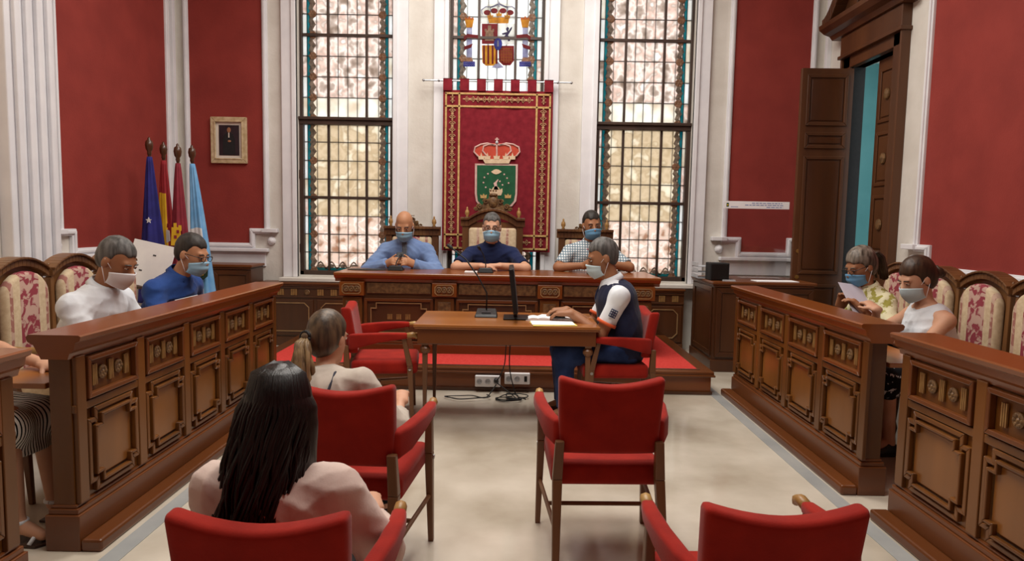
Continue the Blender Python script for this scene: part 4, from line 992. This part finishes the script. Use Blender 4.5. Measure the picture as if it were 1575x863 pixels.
person('man in a plaid short-sleeved shirt with a red lanyard at the council table', (.80, 7.22), PI, s=1.13, seat=.41+DT, floor=DT, lean=8, head=(8, 8, 4), skin='skin_tan', hairm='hair_dark', top='cloth_plaid', sleeve=.85,
       poles=(1, .2, -.40), rh=(.71, 6.80, TZ+.07), lh=(.93, 6.80, TZ+.09), rd=(.3, -.8, .35), ld=(-.4, -.7, .5), rn=(.8, .2, -.3), ln=(-.8, .2, -.2), curl=.7, mask='mask_deep', collar='cloth_plaid', legs='cloth_grey', hand_seed=3)
# secretary at the desk, facing left
person('man in a navy vest with white sleeves typing at the writing desk', (.82, 4.95), PI/2, s=1.07, seat=.43, lean=10, head=(6, 16, 0), skin='skin_tan', hairm='hair_grey', top='cloth_white', sleeve=.70, vest='cloth_vest',
       rh=(.40, 5.02, .80), lh=(.42, 4.86, .80), rd=(-1, -.05, -.05), ld=(-1, .12, -.05), curl=.55, mask='mask_pale', collar='cloth_white', legs='cloth_jeans', shoe='leather_brown', legsout=.40, poles=(.35, -.5, -.8), hand_seed=4, vox=.0075)
# left bench
person('man in a white shirt and white cup mask looking down', (-2.57, 3.98), -PI/2-.12, s=1.06, seat=.44, lean=17, head=(0, 26, 0), skin='skin_tan', hairm='hair_grey', top='cloth_white', sleeve=1.35, mask='mask_white', cup=True, collar='cloth_white',
       lh=(-2.14, 4.14, .775), rh=(-2.14, 3.86, .775), legs='cloth_grey', legsout=.31, hand_seed=5, gather=1.08)
person('man in a blue polo shirt and glasses leaning over the bench', (-2.50, 4.72), -PI/2-.18, s=1.05, seat=.47, lean=20, head=(0, 16, 0), skin='skin', hairm='hair_dark', top='cloth_blue', sleeve=.85, mask='mask_blue', glasses=True, collar='cloth_blue',
       lh=(-2.16, 4.92, .775), rh=(-2.13, 4.52, .80), legs='cloth_grey', legsout=.27, hand_seed=6)
person('woman in a striped skirt seated by the gap in the benches', (-2.72, 3.02), -PI/2-.05, s=1.0, seat=.46, lean=6, head=(0, 10, 0), sex='f', skin='skin_light', hairm='hair_brown', hairf=bun, top='cloth_white', sleeve=.6, skirt='cloth_stripe', shoe=None,
       lh=(-2.17, 3.10, .75), rh=(-2.25, 2.88, .62), mask='mask_blue', legsout=.50, shin=(0, .06), hand_seed=7)
# right bench
person('woman in a floral blouse and glasses reading a sheet of paper', (2.68, 4.98), PI/2+.25, s=1.02, seat=.47, lean=10, head=(0, 22, 0), sex='f', skin='skin_tan', hairm='hair_streak', hairf=ponytail_back, top='cloth_floral', sleeve=.85, mask='mask_deep', glasses=True, collar='cloth_floral',
       lh=(2.44, 4.70, .88), rh=(2.42, 4.98, .88), legs='cloth_grey', legsout=.34, hand_seed=8)
person('woman in a white sleeveless top with a bun and pale mask', (2.77, 4.40), PI/2+.10, s=1.03, seat=.42, lean=10, head=(0, 24, 0), sex='f', skin='skin_light', hairm='hair_brown', hairf=bun, top='cloth_white', sleeveless=True, skirt='cloth_spots', mask='mask_pale', cup=True,
       lh=(2.30, 4.25, .80), rh=(2.47, 4.58, .90), rd=(-.2, .8, .35), legsout=.36, hand_seed=9, shoe='leather_black')
# the public, seen from behind
person('woman with long black hair in a pale pink blouse seen from behind', (-.615, 1.72), 0, s=.86, seat=.33, lean=2, head=(0, 4, 0), sex='f', skin='skin_light', hairm='hair_black', hairf=long_black, top='cloth_pink', sleeve=1.6, gather=1.32, swid=.182, shr=.06,
       lh=(-.68, 2.02, .56), rh=(-.42, 2.02, .56), legs='cloth_black', hand_seed=10)
person('woman with a fair ponytail in a stone-coloured top seen from behind', (-.78, 2.80), -.15, s=.90, seat=.31, lean=14, side=-7, head=(-14, 10, -4), sex='f', skin='skin_light', hairm='hair_blonde', hairf=ponytail_fair, top='cloth_stone', sleeve=1.5, gather=1.2, swid=.178, shr=.06,
       lh=(-.78, 3.12, .60), rh=(-.52, 3.12, .60), legs='cloth_black', hand_seed=11)

# small things worn
def worn(key): return next(v for k, v in PD.items() if key in k)
d = worn('plaid'); B().tube([tuple(d['nb']+d['X']*math.sin(a)*.082+d['fw']*(math.cos(a)*.085+.01)+d['up']*(-.02-.045*max(0, math.cos(a)))) for a in np.linspace(-PI, PI, 25)], .007, 6).obj('lanyard', 'cloth_red', d['r'], smooth=True)
a = d['nb']+d['fw']*.118-d['up']*.06; B().ball(tuple(a), (.03, .015, .025), 10, 6).obj('lanyard_knot', 'cloth_red', d['r'], smooth=True)
d = worn('fair ponytail'); nb, up, fw, X = d['nb'], d['up'], d['fw'], d['X']
B().tube([tuple(p) for p in (nb+X*.072+fw*.02, nb+X*.080-fw*.078-up*.02, nb+X*.07-fw*.135-up*.10, nb+X*.03-fw*.158-up*.22, nb-X*.02-fw*.158-up*.32)], .006, 6).obj('bag_strap', 'cloth_grey', d['r'], smooth=True)
d = worn('navy vest'); S0, E_, Wr = d['ARM'][-1]; u = nrm(E_-S0); o_ = -d['X']; o_ = nrm(o_-u*(o_@u)); t_ = np.cross(u, o_); c = S0+(E_-S0)*.40+o_*.068
b = B()
for k in (-.024, -.008, .008, .024): b.tube([tuple(c+t_*-.022+u*k), tuple(c+t_*.022+u*k)], .0035, 5); b.tube([tuple(c+t_*k*.9-u*.026), tuple(c+t_*k*.9+u*.026)], .0025, 5)
b.obj('sleeve_emblem', 'cloth_navy', d['r'])
d = worn('striped skirt')
for q in (-1, 1):
    an = d['LEG'][q][2]; B().tube([(an[0]+.040*math.cos(a), an[1]+.042*math.sin(a), an[2]+.012) for a in np.linspace(0, 2*PI, 17)], .009, 6, False).obj('ankle_strap', 'cloth_white', d['r'], smooth=True)
    B().prism([(an[0]-.045, an[1]-.05), (an[0]+.045, an[1]-.05), (an[0]+.05, an[1]+.12), (an[0], an[1]+.16), (an[0]-.05, an[1]+.12)], .002, .012, 'z').obj('sandal_sole', 'leather_brown', d['r'])
    B().tube([(an[0]-.045, an[1]+.09, .015), (an[0], an[1]+.10, .058), (an[0]+.045, an[1]+.09, .015)], .010, 6).obj('sandal_strap', 'cloth_white', d['r'], smooth=True)
# ------------------------------------------------------------------ tapestry with the town arms
TY = 7.725
tp = thing('tapestry', 'crimson tapestry with gold border and crowned green shield hanging before the middle window', 'tapestry', (-.22, TY, 1.08))
def tq(x, y): p = onY(x, y, TY); return (p.x+.22, p.z-1.08)
(xa, za), (xb, zb) = tq(679.5, 385), tq(851, 141)
b = B(); n = 24
for i in range(n):
    u0, u1 = xa+(xb-xa)*i/n, xa+(xb-xa)*(i+1)/n; y0, y1 = .006*math.sin(i*.9), .006*math.sin((i+1)*.9)
    b.add([(u0, y0, za), (u1, y1, za), (u1, y1, zb), (u0, y0, zb), (u0, y0+.008, za), (u1, y1+.008, za), (u1, y1+.008, zb), (u0, y0+.008, zb)], [(0,1,2,3), (7,6,5,4), (0,4,5,1), (3,2,6,7)])
b.obj('cloth', 'tapestry_red', tp)
def band(x0, x1, z0, z1, nm='gold_band', m='tapestry_gold'): return B().box(x0, x1, -.012, -.004, z0, z1).obj(nm, m, tp, .003)
e, g, k = .022, .022, .17
for x in (xa+e, xa+k, xb-e-g, xb-k-g): band(x, x+g, za+.02, zb-.03)
for z in (zb-.05, zb-k-.02, za+.02, za+k): band(xa+e, xb-e, z, z+g)
b = B()                                          # scroll motif of the border, shared
for s in (-1, 1):
    b.tube([(s*(.012+.022*(1-q/14)*math.cos(q*.6)), 0, .03+.022*(1-q/14)*math.sin(q*.6)) for q in range(13)], .0045, 5)
    b.tube([(s*(.012+.022*(1-q/14)*math.cos(q*.6)), 0, -.03-.022*(1-q/14)*math.sin(q*.6)) for q in range(13)], .0045, 5)
b.ball((0, 0, 0), (.016, .004, .016), 8, 5); b.ball((0, 0, .07), (.011, .004, .018), 8, 5); b.ball((0, 0, -.07), (.011, .004, .018), 8, 5)
MO = b.mesh('scroll_motif', ['tapestry_tan'])
for x in (xa+.105, xb-.105):
    nz = 10
    for i in range(nz): link('scroll_motif', MO, tp, loc=(x, -.008, za+k+.11+(zb-za-2*k-.2)*i/(nz-1)))
for z in (zb-.10, za+.105):
    for i in range(6):
        o = link('scroll_motif', MO, tp, loc=(xa+k+.13+(xb-xa-2*k-.26)*i/5, -.008, z)); o.rotation_euler.y = PI/2; o.scale = (.9, 1, .95)
    for x in (xa+.105, xb-.105): link('scroll_motif', MO, tp, loc=(x, -.008, z)).scale = (.75, 1, .55)
tabs = 7
for i in range(tabs):
    cx = xa+.05+(xb-xa-.10)*i/(tabs-1)
    b = B().box(cx-.05, cx+.05, -.016, -.010, zb-.01, zb+.125).box(cx-.05, cx+.05, .010, .016, zb-.01, zb+.125).box(cx-.05, cx+.05, -.016, .016, zb+.115, zb+.125); b.obj('hanging_tab', 'tapestry_red', tp, .003)
rod = B().tube([(xa-.22, 0, zb+.10), (xb+.20, 0, zb+.10)], .009, 8).obj('rod', 'steel', tp)
for x in (xa-.22, xb+.20, xa-.05, xb+.05): B().ball((x, 0, zb+.10), .016, 8, 6).obj('rod_knob', 'steel', rod, smooth=True)
def tz(x, y): return tq(715+x/6.9, 205+y/6.9)
def emb(name, pts, mat, y, th=.006, par=tp): return B().prism([tz(*p) for p in pts], y-th, y).obj(name, mat, par)
M('emblem_green', '0f4a2c', '165836', 12, rough=.85); M('emblem_red', 'b8402c', 'c44c36', 12, rough=.85); M('emblem_cream', 'd0b494', 'e0c8a8', 20, rough=.85); M('emblem_pink', 'c49c94', 'd8b4ac', 20, rough=.85)
emb('shield_border', [(108,322),(562,330),(555,640),(545,720),(500,775),(345,800),(160,775),(118,720),(106,640)], 'emblem_pink', -.004)
sh_ = emb('shield', [(130,340),(540,345),(535,640),(520,715),(480,760),(340,785),(180,760),(138,715),(128,640)], 'emblem_green', -.009)
emb('eye_mark', [(278,410),(310,388),(332,382),(360,388),(392,410),(360,430),(332,438),(305,430)], 'emblem_cream', -.014, par=sh_)
for x, y in ((245,432),(208,470),(198,525),(222,575),(418,438),(448,478),(464,530),(400,550),(372,512)):
    B().ball((tz(x, y)[0], -.016, tz(x, y)[1]), (.010, .003, .010), 6, 4).obj('star', 'emblem_pink', sh_)
emb('staff_figure', [(305,530),(320,520),(350,488),(358,494),(338,530),(345,570),(360,600),(305,600),(315,565)], 'emblem_pink', -.014, par=sh_)
emb('castle_tower', [(260,620),(262,585),(285,600),(300,575),(330,560),(360,575),(372,600),(398,585),(400,620),(385,660),(275,660)], 'emblem_cream', -.014, par=sh_)
for x in (200, 458): emb('side_tower', [(x-32,690),(x-36,650),(x-14,662),(x,640),(x+14,662),(x+34,650),(x+30,690)], 'tapestry_gold', -.014, par=sh_)
cr = emb('crown', [(140,240),(105,190),(130,140),(190,115),(340,105),(490,115),(550,145),(575,190),(545,240),(475,300),(205,300)], 'emblem_red', -.006)
emb('crown_band', [(190,275),(490,275),(468,322),(215,322)], 'emblem_cream', -.014, par=cr)
b = B()
for arc in ([(140,245),(98,200),(110,150),(170,120),(240,108),(320,130)], [(545,245),(582,200),(572,150),(515,120),(440,108),(360,130)], [(235,245),(190,190),(200,140),(250,120),(330,125)], [(440,245),(490,190),(480,140),(430,120),(350,125)], [(340,240),(338,120)]):
    b.tube([(tz(*p)[0], -.014, tz(*p)[1]) for p in arc], .010, 6)
b.obj('crown_arch', 'emblem_pink', cr)
for cx in (175, 240, 338, 435, 505): emb('crown_fleuron', [(cx-28,280),(cx-34,240),(cx-12,245),(cx,205),(cx+12,245),(cx+34,240),(cx+28,280)], 'emblem_cream', -.016, par=cr)
B().ball((tz(340, 100)[0], -.012, tz(340, 100)[1]), .018, 10, 6).obj('orb', 'grey_light', cr, smooth=True)
emb('cross', [(332,90),(332,72),(320,72),(320,60),(332,60),(332,48),(350,48),(350,60),(362,60),(362,72),(350,72),(350,90)], 'emblem_pink', -.008, par=cr)
# ------------------------------------------------------------------ framed portrait
pt = thing('portrait', 'framed portrait of a dark-suited figure on the red wall', 'picture', (onY(353, 216, WY-.02).x, WY-.014, onY(353, 216, WY-.02).z))
M('frame_cream', 'b8a078', 'd4c09c', 20, rough=.45); M('mat_board', 'd8d0c4', 'e4dcd0', 9, rough=.9); M('picture_dark', '221c22', '342a30', 9, rough=.35)
b = B().path([(-.18, -.235), (.18, -.235), (.18, .235), (-.18, .235)], .05, -.035, 0).path([(-.155, -.21), (.155, -.21), (.155, .21), (-.155, .21)], .016, -.042, -.02); b.obj('frame', 'frame_cream', pt, .006)
B().box(-.16, .16, -.014, -.002, -.215, .215).obj('mat_board', 'mat_board', pt); B().box(-.115, .115, -.018, -.012, -.17, .17).obj('picture', 'picture_dark', pt)
B().prism([(-.07, -.16), (.07, -.16), (.065, .02), (.045, .07), (.015, .085), (-.015, .085), (-.045, .07), (-.07, .02)], -.021, -.018).obj('suit', 'black_matte', pt)
B().ball((0, -.02, .115), (.022, .003, .03), 10, 6).obj('face', 'skin_tan', pt); B().box(-.006, .006, -.023, -.020, .03, .085).obj('shirt_front', 'mat_board', pt); B().ball((.005, -.022, -.01), (.02, .003, .012), 8, 5).obj('hand', 'skin_tan', pt)
# ------------------------------------------------------------------ flags
M('flag_blue', '1e1c68', '28267c', 9, rough=.8); M('flag_yellow', 'd8a818', 'e4b828', 9, rough=.8); M('flag_red', '8c1c24', 'a0242c', 9, rough=.8); M('flag_crimson', '7c1c2c', '8c2434', 9, rough=.8)
M('flag_sky', '6aa4d4', '7eb4e0', 9, rough=.8); M('flag_white', 'd6d4d0', 'e4e2de', 9, rough=.8); M('flag_green', '16281c', '223826', 14, rough=.8)
def flag(label, px, py, mats, pick, tilt=0, seed=0, Y=6.45, spread=.105, low=.62):
    p = onY(px, py, Y); f = thing('flag', label, 'flag', (p.x, Y, 0), 0, 'flags in the corner beside the portrait'); H = p.z
    B().lathe([(.10, 0), (.10, .02), (.05, .045), (.03, .06)], n=16).obj('base', 'wood_dark', f)
    po = B().tube([(0, 0, .04), (0, 0, H-.10)], .014, 8).obj('pole', 'wood_dark', f)
    B().lathe([(.014, H-.16), (.02, H-.14), (.018, H-.12), (.03, H-.10), (.036, H-.06), (.03, H-.025), (.012, H-.01), (.014, H), (.003, H+.015)], n=12).obj('finial', 'wood_dark', po, smooth=True)
    nu, nv = 40, 30; vs = []; fs = []; mi = []; b = B(); rs = np.random.RandomState(seed)
    a1, a2 = rs.rand()*6, rs.rand()*6; zt = H-.17
    for i in range(nv+1):
        v = i/nv; z = zt-(zt-low)*v; R0 = .022+spread*v**.8
        for j in range(nu):
            th = 2*PI*j/nu; rr = R0*(1+.30*v**.5*math.sin(5*th+a1+v*1.2)+.14*math.sin(9*th+a2))
            vs.append((rr*math.cos(th)+tilt*v, rr*math.sin(th)*.7, z+.02*math.sin(3*th+a1)*v))
    for i in range(nv):
        for j in range(nu):
            fs.append((i*nu+j, (i+1)*nu+j, (i+1)*nu+(j+1) % nu, i*nu+(j+1) % nu)); th = 2*PI*(j+.5)/nu; mi.append(pick((i+.5)/nv, math.cos(th), th))
    b.add(vs, fs); b.mi = mi; c = b.obj('cloth', mats, f, smooth=True); c.modifiers.new('t', 'SOLIDIFY').thickness = .003
    return f
f1 = flag('dark blue flag with a yellow star, beside the red and yellow flag', 229, 213, ['flag_blue'], lambda v, c, t: 0, .03, 1)
star = [(.05*(1 if i % 2 == 0 else .42)*math.cos(PI/2+i*PI/5), .05*(1 if i % 2 == 0 else .42)*math.sin(PI/2+i*PI/5)) for i in range(10)]
B().prism([(x-.045, z+1.16) for x, z in star], -.118, -.110).obj('star', 'flag_yellow', f1); B().prism([(x*.6+.03, z*.6+1.40) for x, z in star], -.102, -.095).obj('star', 'flag_white', f1)
f2 = flag('red and yellow flag between the blue and the crimson flags', 251, 220, ['flag_red', 'flag_yellow'], lambda v, c, t: 1 if .24 < v < .62 and c < .45 else 0, .03, 2, spread=.075, Y=6.75)
B().prism([(.05, 1.18), (.085, 1.2), (.08, 1.30), (.05, 1.31)], -.085, -.078).obj('arms', 'flag_white', f2); B().prism([(.055, 1.33), (.085, 1.33), (.08, 1.37), (.06, 1.37)], -.085, -.078).obj('arms_crown', 'flag_red', f2)
f3 = flag('crimson flag with a gold castle', 273, 223, ['flag_crimson', 'flag_white'], lambda v, c, t: 1 if v > .72 and c > .1 else 0, .02, 3, spread=.075)
B().prism([(-.04, 1.17), (.06, 1.17), (.05, 1.30), (.06, 1.31), (.06, 1.36), (.035, 1.36), (.035, 1.34), (.015, 1.34), (.015, 1.38), (-.01, 1.38), (-.01, 1.34), (-.03, 1.34), (-.03, 1.30)], -.092, -.085).obj('castle', 'flag_yellow', f3)
for x, z in ((.005, 1.25), (.03, 1.30)): B().prism([(x-.012, z-.015), (x+.012, z-.015), (x+.012, z+.015), (x-.012, z+.015)], -.096, -.092).obj('castle_window', 'flag_crimson', f3)
f4 = flag('sky blue and white flag with dark green arms', 295, 225, ['flag_sky', 'flag_white'], lambda v, c, t: 1 if v > .42 and c < .55-1.1*(v-.6) else 0, .10, 4, spread=.085, low=.5, Y=6.75)
b = B(); b.prism([(.08, .86), (.13, .82), (.18, .86), (.19, 1.0), (.08, 1.0)], -.116, -.108); b.obj('arms', 'flag_green', f4)
for x, z in ((.11, .95), (.15, .92), (.13, .88)): B().ball((x, -.118, z), (.016, .003, .014), 8, 4).obj('arms_charge', 'flag_yellow', f4)
# ------------------------------------------------------------------ things on the council table
def desk_mic(label, x, y, z, lean, height, rz=0, sc=1.0, bend=.1):
    m = thing('microphone', label, 'microphone', (x, y, z), rz)
    b = B().add([(-.075*sc, -.06*sc, 0), (.075*sc, -.06*sc, 0), (.075*sc, .07*sc, 0), (-.075*sc, .07*sc, 0), (-.07*sc, -.05*sc, .018*sc), (.07*sc, -.05*sc, .018*sc), (.06*sc, .055*sc, .05*sc), (-.06*sc, .055*sc, .05*sc)],
                [(0,3,2,1), (4,5,6,7), (0,1,5,4), (1,2,6,5), (2,3,7,6), (3,0,4,7)]); b.obj('base', 'black', m, .006)
    B().box(-.03*sc, .03*sc, -.028*sc, -.006*sc, .026*sc, .034*sc).obj('button_panel', 'grey_dark', m)
    pts = [(0, .03*sc, .04*sc), (0, .03*sc, height*.35), (lean*.25, .02*sc, height*.6), (lean*.6, .01-bend*.4, height*.85), (lean, .01-bend, height)]
    B().tube(pts, .0055, 8).obj('gooseneck', 'black_matte', m, smooth=True); v = Vector(pts[-1])-Vector(pts[-2]); v.normalize(); q = Vector(pts[-1])
    B().tube([q, q+v*.015, q+v*.05, q+v*.06], [.007, .014, .014, .008], 10).obj('microphone_head', 'black_matte', m, smooth=True)
    return m
desk_mic('desk microphone in front of the man in the blazer', -1.15, 6.62, TZ, -.02, .13, PI, bend=.12)
desk_mic('desk microphone in front of the man in the navy polo', -.27, 6.55, TZ, .05, .22, PI, bend=-.06)
desk_mic('desk microphone in front of the man in the plaid shirt', .79, 6.60, TZ, .03, .15, PI, bend=.1)
ph = thing('phone', 'black phone held by the man in the blazer', 'phone', (-1.15, 6.78, TZ+.045)); a = B().box(-.036, .036, -.004, .004, 0, .145).obj('case', 'black', ph, .004); a.rotation_euler.x = -.6
a = B().box(-.032, .032, .004, .005, .008, .137).obj('screen', 'grey_dark', ph); a.rotation_euler.x = -.6
tag(B().box(-.10, .02, -.05, .04, 0, .012).obj('note_pad', 'paper', None, loc=(-.37, 6.52, TZ+.001)), 'small white note pad beside the middle microphone', 'note pad')
tag(B().lathe([(.15, 0), (.155, .004), (.14, .008), (.02, .012)], n=20, sc=(1.3, .6)).obj('table_mat', 'leather_black', None, loc=(-1.43, 6.62, TZ+.001)), 'dark oval mat at the end of the council table', 'mat')
# ------------------------------------------------------------------ things on the writing desk
DZT = .735
desk_mic('long-necked microphone standing on the writing desk', -.20, 5.06, DZT, -.27, .50, 0, 1.15, bend=-.12)
mn = thing('monitor', 'thin black monitor seen edge-on on the writing desk', 'monitor', (.03, 5.0, DZT), .0)
B().box(-.10, .09, -.11, .11, 0, .014).obj('foot', 'black', mn, .005); B().taper((-.01, 0, .014), (.014, .03), (-.02, 0, .2), (.01, .025)).obj('neck', 'black', mn, .003)
a = B().box(-.012, .022, -.26, .26, 0, .32).obj('screen_housing', 'black', mn, .006, loc=(-.015, 0, .065)); a.rotation_euler.y = -.12
B().box(.022, .024, -.245, .245, .015, .305).obj('display', 'grey_dark', a)
def sheet(name, label, cat, mat, loc, rz, w_, h_, th=.003):
    o = B().box(-w_/2, w_/2, -h_/2, h_/2, 0, th).obj(name, mat, None, loc=loc); o.rotation_euler.z = rz; return tag(o, label, cat)
sheet('folder', 'yellow folder under the white papers on the writing desk', 'folder', 'paper_yellow', (.285, 4.735, DZT+.001), .12, .31, .19, .004)
sheet('paper_sheet', 'white sheet lying on the yellow folder', 'paper', 'paper', (.28, 4.75, DZT+.006), .05, .30, .18)
sheet('paper_stack', 'stack of white papers under the hands of the typing man', 'paper', 'paper', (.34, 4.97, DZT+.001), -.1, .27, .20, .022)
kb = thing('keyboard', 'dark keyboard under the typing hands', 'keyboard', (.33, 4.99, DZT+.024), PI/2); B().box(-.14, .14, -.05, .05, 0, .012).obj('case', 'black', kb, .004)
for i in range(4): B().box(-.13, .13, -.042+i*.022, -.025+i*.022, .012, .016).obj('key_row', 'grey_dark', kb, .002)
bk = thing('open_booklet', 'white open booklet beside the monitor foot', 'booklet', (.185, 4.96, DZT)); 
for s in (-1, 1):
    b = B(); n = 6
    for i in range(n):
        f = lambda t: (s*.09*t, .018+.016*math.sin(PI*t)*(1 if s > 0 else .6)-.012*t)
        (x0, z0), (x1, z1) = f(i/n), f((i+1)/n); b.prism([(x0, 0), (x1, 0), (x1, z1), (x0, z0)] if s > 0 else [(x1, 0), (x0, 0), (x0, z0), (x1, z1)], -.07, .07)
    b.obj('page_block', 'paper', bk)
# power boxes on the riser of the dais and the cables
def sockets(label, px0, px1, py0, py1, n):
    y = DF-.001; a, c = onY(px0, py1, y), onY(px1, py0, y); t = thing('socket_box', label, 'socket', ((a.x+c.x)/2, y, a.z)); W, H = (c.x-a.x)/2, c.z-a.z
    B().box(-W, W, -.045, .02, 0, H).obj('box', 'white_plastic', t, .006)
    for i in range(n):
        x = -W+(i+.5)*2*W/n
        if n == 3 and i == 2 and 'switch' in label: B().box(x-.012, x+.012, -.05, -.044, H*.25, H*.75).obj('switch', 'black', t, .002); continue
        s_ = B().lathe([(.024, .044), (.024, .048), (.02, .048), (.019, .046)], (x, 0, H/2), 14, 'y').obj('socket', 'grey_light', t)
        for q in (-1, 1): B().lathe([(.003, .0455), (.003, .0475)], (x+q*.009, 0, H/2), 6, 'y').obj('pin_hole', 'black', s_)
sockets('white socket box with a plug on the dais riser', 731, 770, 577, 593, 3); sockets('white socket box with a dark switch on the dais riser', 776, 815, 573, 589, 3)
plug = onY(763, 585, DF-.06); tag(B().lathe([(.018, 0), (.02, .03), (.008, .045)], (plug.x, plug.y+.012, plug.z), 10, 'y').obj('plug', 'black', None, smooth=True), 'black plug in the socket box', 'plug')
rs = np.random.RandomState(2)
def cable(label, pts, r=.0045):
    P = [Vector(p) for p in pts]; out = []
    for i in range(len(P)-1):
        p0, p1, p2, p3 = P[max(i-1, 0)], P[i], P[i+1], P[min(i+2, len(P)-1)]
        for k in range(6):
            t = k/6; out.append(.5*((2*p1)+(p2-p0)*t+(2*p0-5*p1+4*p2-p3)*t*t+(3*p1-p0-3*p2+p3)*t**3))
    out.append(P[-1]); tag(B().tube([(p.x, p.y, max(p.z, r)) for p in out], r, 6).obj('cable', 'black_matte', None, smooth=True), label, 'cable', 'cables below the writing desk')
cx = plug.x; fy = DF-.12
cable('black cable hanging from the desk to the socket box', [(-.03, 5.28, .62), (-.05, 5.36, .45), (-.06, 5.42, .30), (-.10, 5.58, .16), (cx, DF-.10, plug.z)])
cable('black cable hanging from the desk to the floor', [(-.01, 5.28, .62), (-.02, 5.38, .30), (.02, 5.50, .08), (.05, 5.52, .01), (.12, 5.45, .006)])
def coil(c, rx, ry, n, ph=0, z=.006): return [(c[0]+rx*math.cos(ph+i*PI/4)*(1+.12*rs.normal()), c[1]+ry*math.sin(ph+i*PI/4)*(1+.12*rs.normal()), z+.003*i % .03) for i in range(n)]
cable('black cable looped widely on the floor before the dais', [(cx, DF-.06, .07)] + coil((-.36, 5.44), .18, .07, 9, .5))
cable('black cable coiled on the floor below the sockets', [(cx, DF-.05, .09)] + coil((-.02, 5.42), .11, .07, 16, 1))
cable('thin black cable coil beside the desk leg cables', coil((.05, 5.48), .09, .06, 13, 2))
# ------------------------------------------------------------------ things by the cabinet on the right
ct = .90
sp = thing('speaker', 'black speaker box standing on the cabinet', 'speaker', (2.06, 6.86, ct)); B().box(-.095, .095, -.09, .09, 0, .175).obj('housing', 'black_matte', sp, .006); B().box(-.085, .085, -.096, -.09, .01, .165).obj('grille', 'black', sp, .003)
tr_ = thing('letter_tray', 'grey letter tray stack behind the black speaker', 'tray', (2.02, 7.12, ct))
for i in range(3): B().box(-.12, .12, -.12, .12, i*.06, i*.06+.006).box(-.12, -.114, -.12, .12, i*.06, i*.06+.045).box(.114, .12, -.12, .12, i*.06, i*.06+.045).obj('tray_level', 'grey_light', tr_, .002)
sheet('paper_sheet', 'white papers lying on the cabinet beside the open door', 'paper', 'paper', (2.62, 6.79, ct+.001), .05, .42, .18, .006)
sheet('remote_control', 'small grey remote lying in front of the speaker', 'remote', 'grey_light', (2.14, 6.72, ct+.001), 0, .12, .04, .012)
ac = thing('acrylic_screen', 'clear acrylic screen with a white printed top strip on the cabinet', 'screen', (onY(1162, 350, 7.0).x, 7.0, ct)); W = .335; zt = onY(1162, 310, 7.0).z-ct
B().box(-W, W, -.003, .003, 0, zt-.01).obj('clear_panel', 'acrylic', ac); st = B().box(-W, W, -.006, -.003, zt-.075, zt).obj('printed_strip', 'white_plastic', ac, .003)
M('print_blue', '7484b4', '8494c0', 9, rough=.6)
for r_, (x0, x1) in enumerate(((-.05, .26), (-.12, .27), (.10, .27))):
    b = B(); x = x0
    while x < x1:
        l = rs.uniform(.018, .045); b.box(x, min(x+l, x1), -.0068, -.006, zt-.022-r_*.020, zt-.014-r_*.020); x += l+.008
    b.obj('print_line', 'print_blue', st)
B().box(-.31, -.285, -.0068, -.006, zt-.058, zt-.018).obj('printed_crest', 'emblem_green', st); B().box(-.304, -.291, -.0074, -.0068, zt-.045, zt-.032).obj('crest_mark', 'flag_yellow', st); B().box(-.265, -.19, -.0068, -.006, zt-.06, zt-.054).obj('print_line', 'print_blue', st)
for s in (-1, 1): B().box(s*.25-.02, s*.25+.02, -.08, .08, 0, .008).obj('foot', 'acrylic', ac)
# ------------------------------------------------------------------ left bench: leaning white board and laptop, right bench: the sheet being read
bd = thing('document_board', 'large white printed sheet on a stand between the two men', 'document', (-2.98, 5.42, 0), -.25)
a = B().box(-.20, .20, -.006, .006, 0, .36).obj('sheet', 'paper', bd, loc=(0, 0, .88)); a.rotation_euler = (-.25, .16, 0)
for x, z in ((.03, .26), (-.06, .12)): B().box(x-.014, x+.014, -.008, -.006, z-.006, z+.006).obj('print_mark', 'grey_dark', a)
B().tube([(0, .08, .0), (0, .05, .95)], .014, 8).obj('post', 'wood_dark', bd); B().lathe([(.16, 0), (.16, .02), (.03, .05)], (0, .08, 0), 14).obj('base', 'wood_dark', bd); B().box(-.2, .2, -.04, .05, .86, .88).obj('ledge', 'wood_dark', bd)
lp = thing('laptop', 'grey laptop on the bench shelf before the men', 'laptop', (-2.22, 4.28, .727), PI/2); B().box(-.15, .15, -.10, .10, 0, .016).obj('keyboard_base', 'grey_dark', lp, .004); a = B().box(-.15, .15, 0, .008, 0, .2).obj('lid', 'grey_light', lp, .004, loc=(0, -.1, .012)); a.rotation_euler.x = .25

o = B().box(-.105, .105, -.15, .15, -.001, .001).obj('paper_sheet', 'paper_lilac', None, loc=(2.45, 4.80, .935)); o.rotation_euler = (.85, .12, .35); tag(o, 'pale lilac sheet held by the woman in the floral blouse', 'paper')
